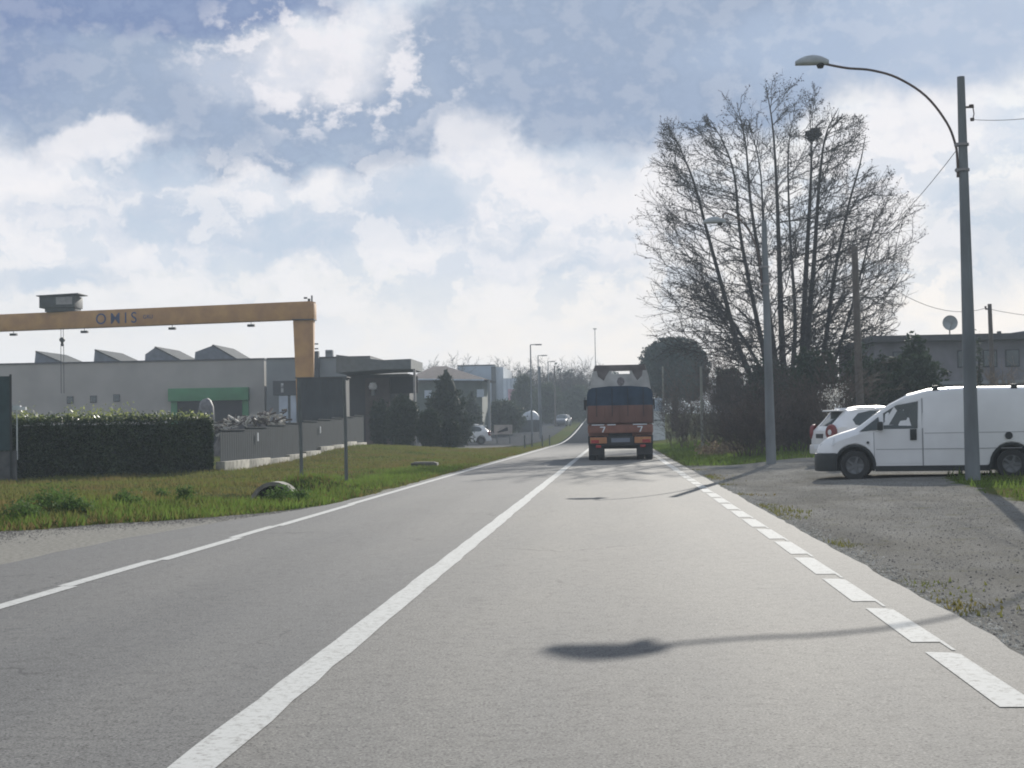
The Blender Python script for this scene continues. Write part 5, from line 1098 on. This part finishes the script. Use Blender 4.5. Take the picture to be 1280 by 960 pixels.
# far bare trees on the skyline
protos = []
for i, (px, pyt, Y, s) in enumerate([(541, 443, 230, 1), (556, 446, 240, 2), (578, 446, 250, 3), (592, 444, 255, 4), (612, 448, 260, 5), (634, 450, 250, 6), (648, 446, 262, 7), (664, 450, 250, 8), (681, 450, 240, 9), (697, 449, 235, 10), (712, 447, 245, 11), (724, 450, 250, 12), (735, 455, 255, 13), (704, 456, 228, 14), (690, 460, 238, 15), (655, 462, 240, 16), (716, 462, 232, 17)]):
    t = at(px, pyt, Y); gz = float(ground_h(t.x, Y)); h = t.z-gz
    kinds = ['left end', 'second from the left', 'third from the left', 'fourth from the left', 'fifth from the left', 'sixth from the left', 'seventh from the left', 'eighth from the left', 'ninth from the left', 'tenth from the left', 'eleventh from the left', 'twelfth from the left', 'right end by the truck', 'front row, near the wooden pole', 'front row, left of the wooden pole', 'front row, by the small white building', 'front row, closest to the truck']
    if i < 3: 
        root = empty('bare_tree', (0, 0, 0)); P0, P1, A_, B_ = bare_plant(9, .6, 5, 40+i, (12, 8, 5), .32, .08); segs_mesh('crown', P0, P1, np.maximum(A_, .022), np.maximum(B_, .016), M_twig, root); MB().tube([(0, 0, -.2), (0, 0, 1.6)], [.22, .15], 8).build('trunk', M_bark, root); protos.append(root)
    else: root = copy_tree(protos[i % 3])
    root.location = (t.x, Y, gz); root.scale = (h/9*.8, h/9*.8, h/9*.66); root.rotation_euler.z = i*1.7
    tag(root, 'distant bare tree on the skyline, '+kinds[i], 'tree', 'distant bare trees on the skyline')
far = empty('woodland', at(700, 520, 330), label='dark mass of far woodland closing the end of the road', cat='woodland', kind='stuff')
fc = Vector(far.location)
leaf_cloud('foliage', [(x, r_, z, 9, 6, hh) for x, r_, z, hh in [(-24, 0, 2, 6), (-12, 3, 3, 8), (0, 0, 3, 7.5), (10, -3, 3, 7), (22, 0, 2, 7), (38, 4, 2, 8), (-38, 4, 1, 6), (-52, 5, 1, 6), (-70, 6, 1, 6)]], 22000, .45, M_ever, far, 21, .1, .2, .9, 700)

# right-hand thicket
def thicket(px, pyt, pyb, wpx, Y, seed, label, m=M_brush, n=14, lv=(7, 5), r0=.02, name='bare_shrub', cat='shrub', group='bare brown shrubs right of the road', lean=.55):
    c = at(px, pyb, Y); t = at(px, pyt, Y); w = wpx/1900*Y; gz = float(ground_h(c.x, Y)); root = empty(name, (c.x, Y, gz), label=label, cat=cat, group=group)
    P0, P1, A_, B_ = bare_plant((t.z-gz), w*.42, n, seed, lv, lean, r0); segs_mesh('branches', P0, P1, np.maximum(A_, .008), np.maximum(B_, .006), m, root)
thicket(845, 492, 556, 60, 100, 51, 'grey brown bare shrub just right of the truck', n=22, lv=(8, 6))
thicket(880, 470, 556, 60, 104, 52, 'tall bare shrub between the truck and the bare tree', n=22, lv=(8, 6))
thicket(912, 480, 556, 60, 96, 53, 'bare shrub close to the left of the bare tree', n=22, lv=(8, 6))
thicket(860, 515, 557, 50, 88, 54, 'low bare shrub above the green grass', n=22, lv=(8, 5))
thicket(893, 520, 558, 45, 80, 55, 'low dark shrub with pale twigs left of the second lamp', n=20, lv=(8, 5))
thicket(940, 518, 578, 55, 57, 56, 'dense brown bramble left of the second lamp foot', n=34, lv=(9, 6))
thicket(972, 500, 578, 60, 61, 57, 'dense brown bramble around the foot of the bare tree', n=34, lv=(9, 6))
thicket(1000, 505, 578, 50, 60, 58, 'dense brown bramble right of the bare tree foot', n=34, lv=(9, 6))
thicket(1030, 480, 575, 60, 66, 59, 'tall bare shrub behind the hatchback', n=30, lv=(9, 6))
thicket(935, 445, 570, 70, 90, 60, 'high bare thicket behind the second lamp', n=30, lv=(9, 6), r0=.03)
thicket(1265, 478, 520, 60, 70, 61, 'tan bare shrub at the right edge behind the van', mat('tan_brush', (.2, .15, .11), .9, .3), n=24, lv=(8, 5))
def evergreen(px0, px1, pyt, Y, label, seed, n=9000, m=M_ever, name='evergreen_tree', cat='tree', size=.12, clump=.13):
    a = at(px0, pyt, Y); b = at(px1, pyt, Y); w = (b.x-a.x)/2; cx = (a.x+b.x)/2; gz = float(ground_h(cx, Y)); h = a.z-gz; r = random.Random(seed)
    root = empty(name, (cx, Y, gz), label=label, cat=cat, group='evergreen growth right of the road')
    bl = [(r.uniform(-.5, .5)*w, r.uniform(-.4, .4)*w, h*r.uniform(.3, .75), w*r.uniform(.4, .6), w*.5, h*r.uniform(.22, .3)) for _ in range(6)]+[(0, 0, h*.45, w*.8, w*.7, h*.5)]
    leaf_cloud('crown', bl, n, size, m, root, seed, clump, .35, .9, 350); MB().tube([(0, 0, -.1), (0, 0, h*.7)], [.18, .05], 8).build('trunk', M_bark, root)
evergreen(1085, 1188, 436, 68, 'broad dark green bush behind the van roof', 1, 15000)
evergreen(1120, 1165, 404, 70, 'upper leafy crown above the dark green bush', 6, 5000, clump=.1)
evergreen(1040, 1110, 425, 74, 'dark evergreen behind the weathered utility pole', 2, 12000)
evergreen(985, 1050, 432, 76, 'dark evergreen directly behind the bare tree stems', 3, 11000)
evergreen(925, 1000, 440, 92, 'dark evergreen behind the second street lamp', 4, 10000)
evergreen(885, 935, 452, 112, 'dark evergreen right of the umbrella pine', 5, 9000)
evergreen(1216, 1229, 405, 82, 'slim dark evergreen tip beside the tall lamp pole', 8, 1500, size=.08)
evergreen(1150, 1200, 478, 66, 'low green bush behind the van cab', 9, 7000)
# blossom shrub
p = at(1046, 500, 56); gz = float(ground_h(p.x, 56)); root = empty('blossoming_shrub', (p.x, 56, gz), label='shrub with white blossom behind the hatchback', cat='shrub')
P0, P1, A_, B_ = bare_plant(at(1046, 466, 56).z-gz+.3, .5, 12, 77, (7, 5), .4, .02); segs_mesh('branches', P0, P1, np.maximum(A_, .008), np.maximum(B_, .006), M_brush, root)
leaf_cloud('blossom', [(0, 0, 2.0, .5, .5, .6)], 750, .035, mat('white_petals', (.6, .6, .58), .6, .1, trans=.4), root, 3, .25, .2)

# ------------------------------------------------------------------ right building, dish, far bits
def grey_block():
    Y = 88; x0, zt = XZ(1093, 421, Y); x1, _ = XZ(1420, 418, Y); zt = XZ(1180, 418.5, Y)[1]; root = empty('workshop', (x0, Y, 0), label='long low grey lilac building with dark roof edge behind the van', cat='building')
    MB().box(0, x1-x0, 0, 14, -.2, zt-.35).build('wall', mat('lilac_grey_render', (.17, .165, .18), .9, .2, .8), root); MB().box(-.3, x1-x0+.3, -.4, 14.3, zt-.35, zt).build('roof', M_roofd, root)
    for px in (1115, 1196, 1228, 1256): a = XZ(px, 432, Y)[0]-x0; f = MB().box(a, a+.8, -.05, -.003, zt-1.9, zt-.9).build('window', M_dark, root); MB().box(a+.07, a+.73, -.065, -.052, zt-1.83, zt-.97).build('pane', M_glass, f)
    MB().box(XZ(1100, 0, Y)[0]-x0, XZ(1420, 0, Y)[0]-x0, -.12, -.004, zt-2.85, zt-2.65).build('ledge', M_grey2, root)
    a = XZ(1240, 0, Y)[0]-x0; MB().prism([(a, zt+.003), (a+3.2, zt+.42), (a+8, zt+.42), (a+8, zt+.003)], 2, 12).build('gable', mat('blue_grey_roof', (.1, .115, .15), .8, .1), root, smooth=False)
    MB().box(XZ(1242, 0, Y)[0]-x0, XZ(1246, 0, Y)[0]-x0, 1, 1.3, zt, zt+.2).build('vent', M_dark, root)
grey_block()
Yd = 91.0; p = at(1187.5, 403.5, Yd); zr = XZ(1180, 418.5, 88)[1]; root = empty('satellite_dish', (p.x, Yd, zr), label='round pale satellite dish on the grey building roof', cat='satellite dish')
rd = 9.3/1900*Yd; dz = p.z-zr
d0 = MB().lathe([(0, .09), (rd*.5, .06), (rd*.85, .0), (rd, -.03), (rd*.98, -.05), (rd*.83, -.02), (rd*.5, .035), (0, .065)], 28, 'Y').build('reflector', mat('dish_grey', (.30, .32, .32), .6, .1), root); d0.location = (0, 0, dz)
MB().tube([(0, .15, 0), (0, .12, dz)], .04, 8).build('mast', M_steel, root); MB().tube([(0, -.45, dz-.05), (0, -.02, dz-rd*.9)], .015, 5).box(-.05, .05, -.5, -.4, dz-.1, dz).build('feed_arm', M_steel, root)
# pale buildings glimpsed right of the truck
r4_, w, zt = block('white_building', 'white low building glimpsed right of the truck under the pine', 'building', 806, 831, 514, 135, 8, mat('white_render', (.55, .57, .58), .8, .1))
MB().box(0, w, -.04, -.003, zt-.9, zt-.75).build('ledge', M_grey2, r4_)
r5_, w, zt = block('glazed_building', 'pale blue glazed strip building glimpsed above the white one', 'building', 800, 829, 498, 150, 8, M_bluew); MB().box(.1, w-.1, -.05, -.003, zt-.35, zt-.1).build('window', M_white2, r5_)
for px, t_, bpy_, Y, lab in ((878, 458, 552, 85, 'thin pale pole between pine and bare tree'), (830, 458, 545, 140, 'thin pole in front of the umbrella pine')):
    a = at(px, bpy_, Y); t = at(px, t_, Y); a.z = float(ground_h(a.x, Y)); root = empty('utility_pole', a, label=lab, cat='pole'); MB().tube([(0, 0, 0), (0, 0, t.z-a.z)], [.09, .07], 8).build('shaft', mat('pale_pole', (.2, .2, .17), .9, .1), root)
# dry leaf litter / cut bramble beside the grass
p = at(905, 560, 62); r = np.random.default_rng(9)
lf = leaf_cloud('reeds', [(p.x, 64, float(ground_h(p.x, 64))+.15, 1.0, 2.5, .22)], 1500, .08, mat('dry_reed', (.22, .17, .11), .8, .3, 5, c2=(.12, .085, .06), trans=.3), None, 4, .3, .1); lf.name = 'dry_reeds'
tag(lf, 'patch of tan dry reeds between the green grass and the bramble', 'reeds', kind='stuff')

# ------------------------------------------------------------------ haze
mh = bpy.data.materials.new('haze'); mh.use_nodes = True; t = mh.node_tree; t.nodes.remove(t.nodes['Principled BSDF']); pv = t.nodes.new('ShaderNodeVolumePrincipled')
pv.inputs['Color'].default_value = (.78, .89, 1, 1); pv.inputs['Density'].default_value = .00075; pv.inputs['Anisotropy'].default_value = .0; t.links.new(pv.outputs[0], t.nodes['Material Output'].inputs['Volume'])
hb = MB().box(-1700, 1700, -120, 2300, -3, 26).build('haze', mh, smooth=False); tag(hb, kind='stuff')
S.cycles.volume_bounces = 1
S.cycles.max_bounces = 6; S.cycles.transparent_max_bounces = 12
S.cycles.use_denoising = True
S.cycles.pixel_filter_type = 'BLACKMAN_HARRIS'; S.cycles.filter_width = 1.9
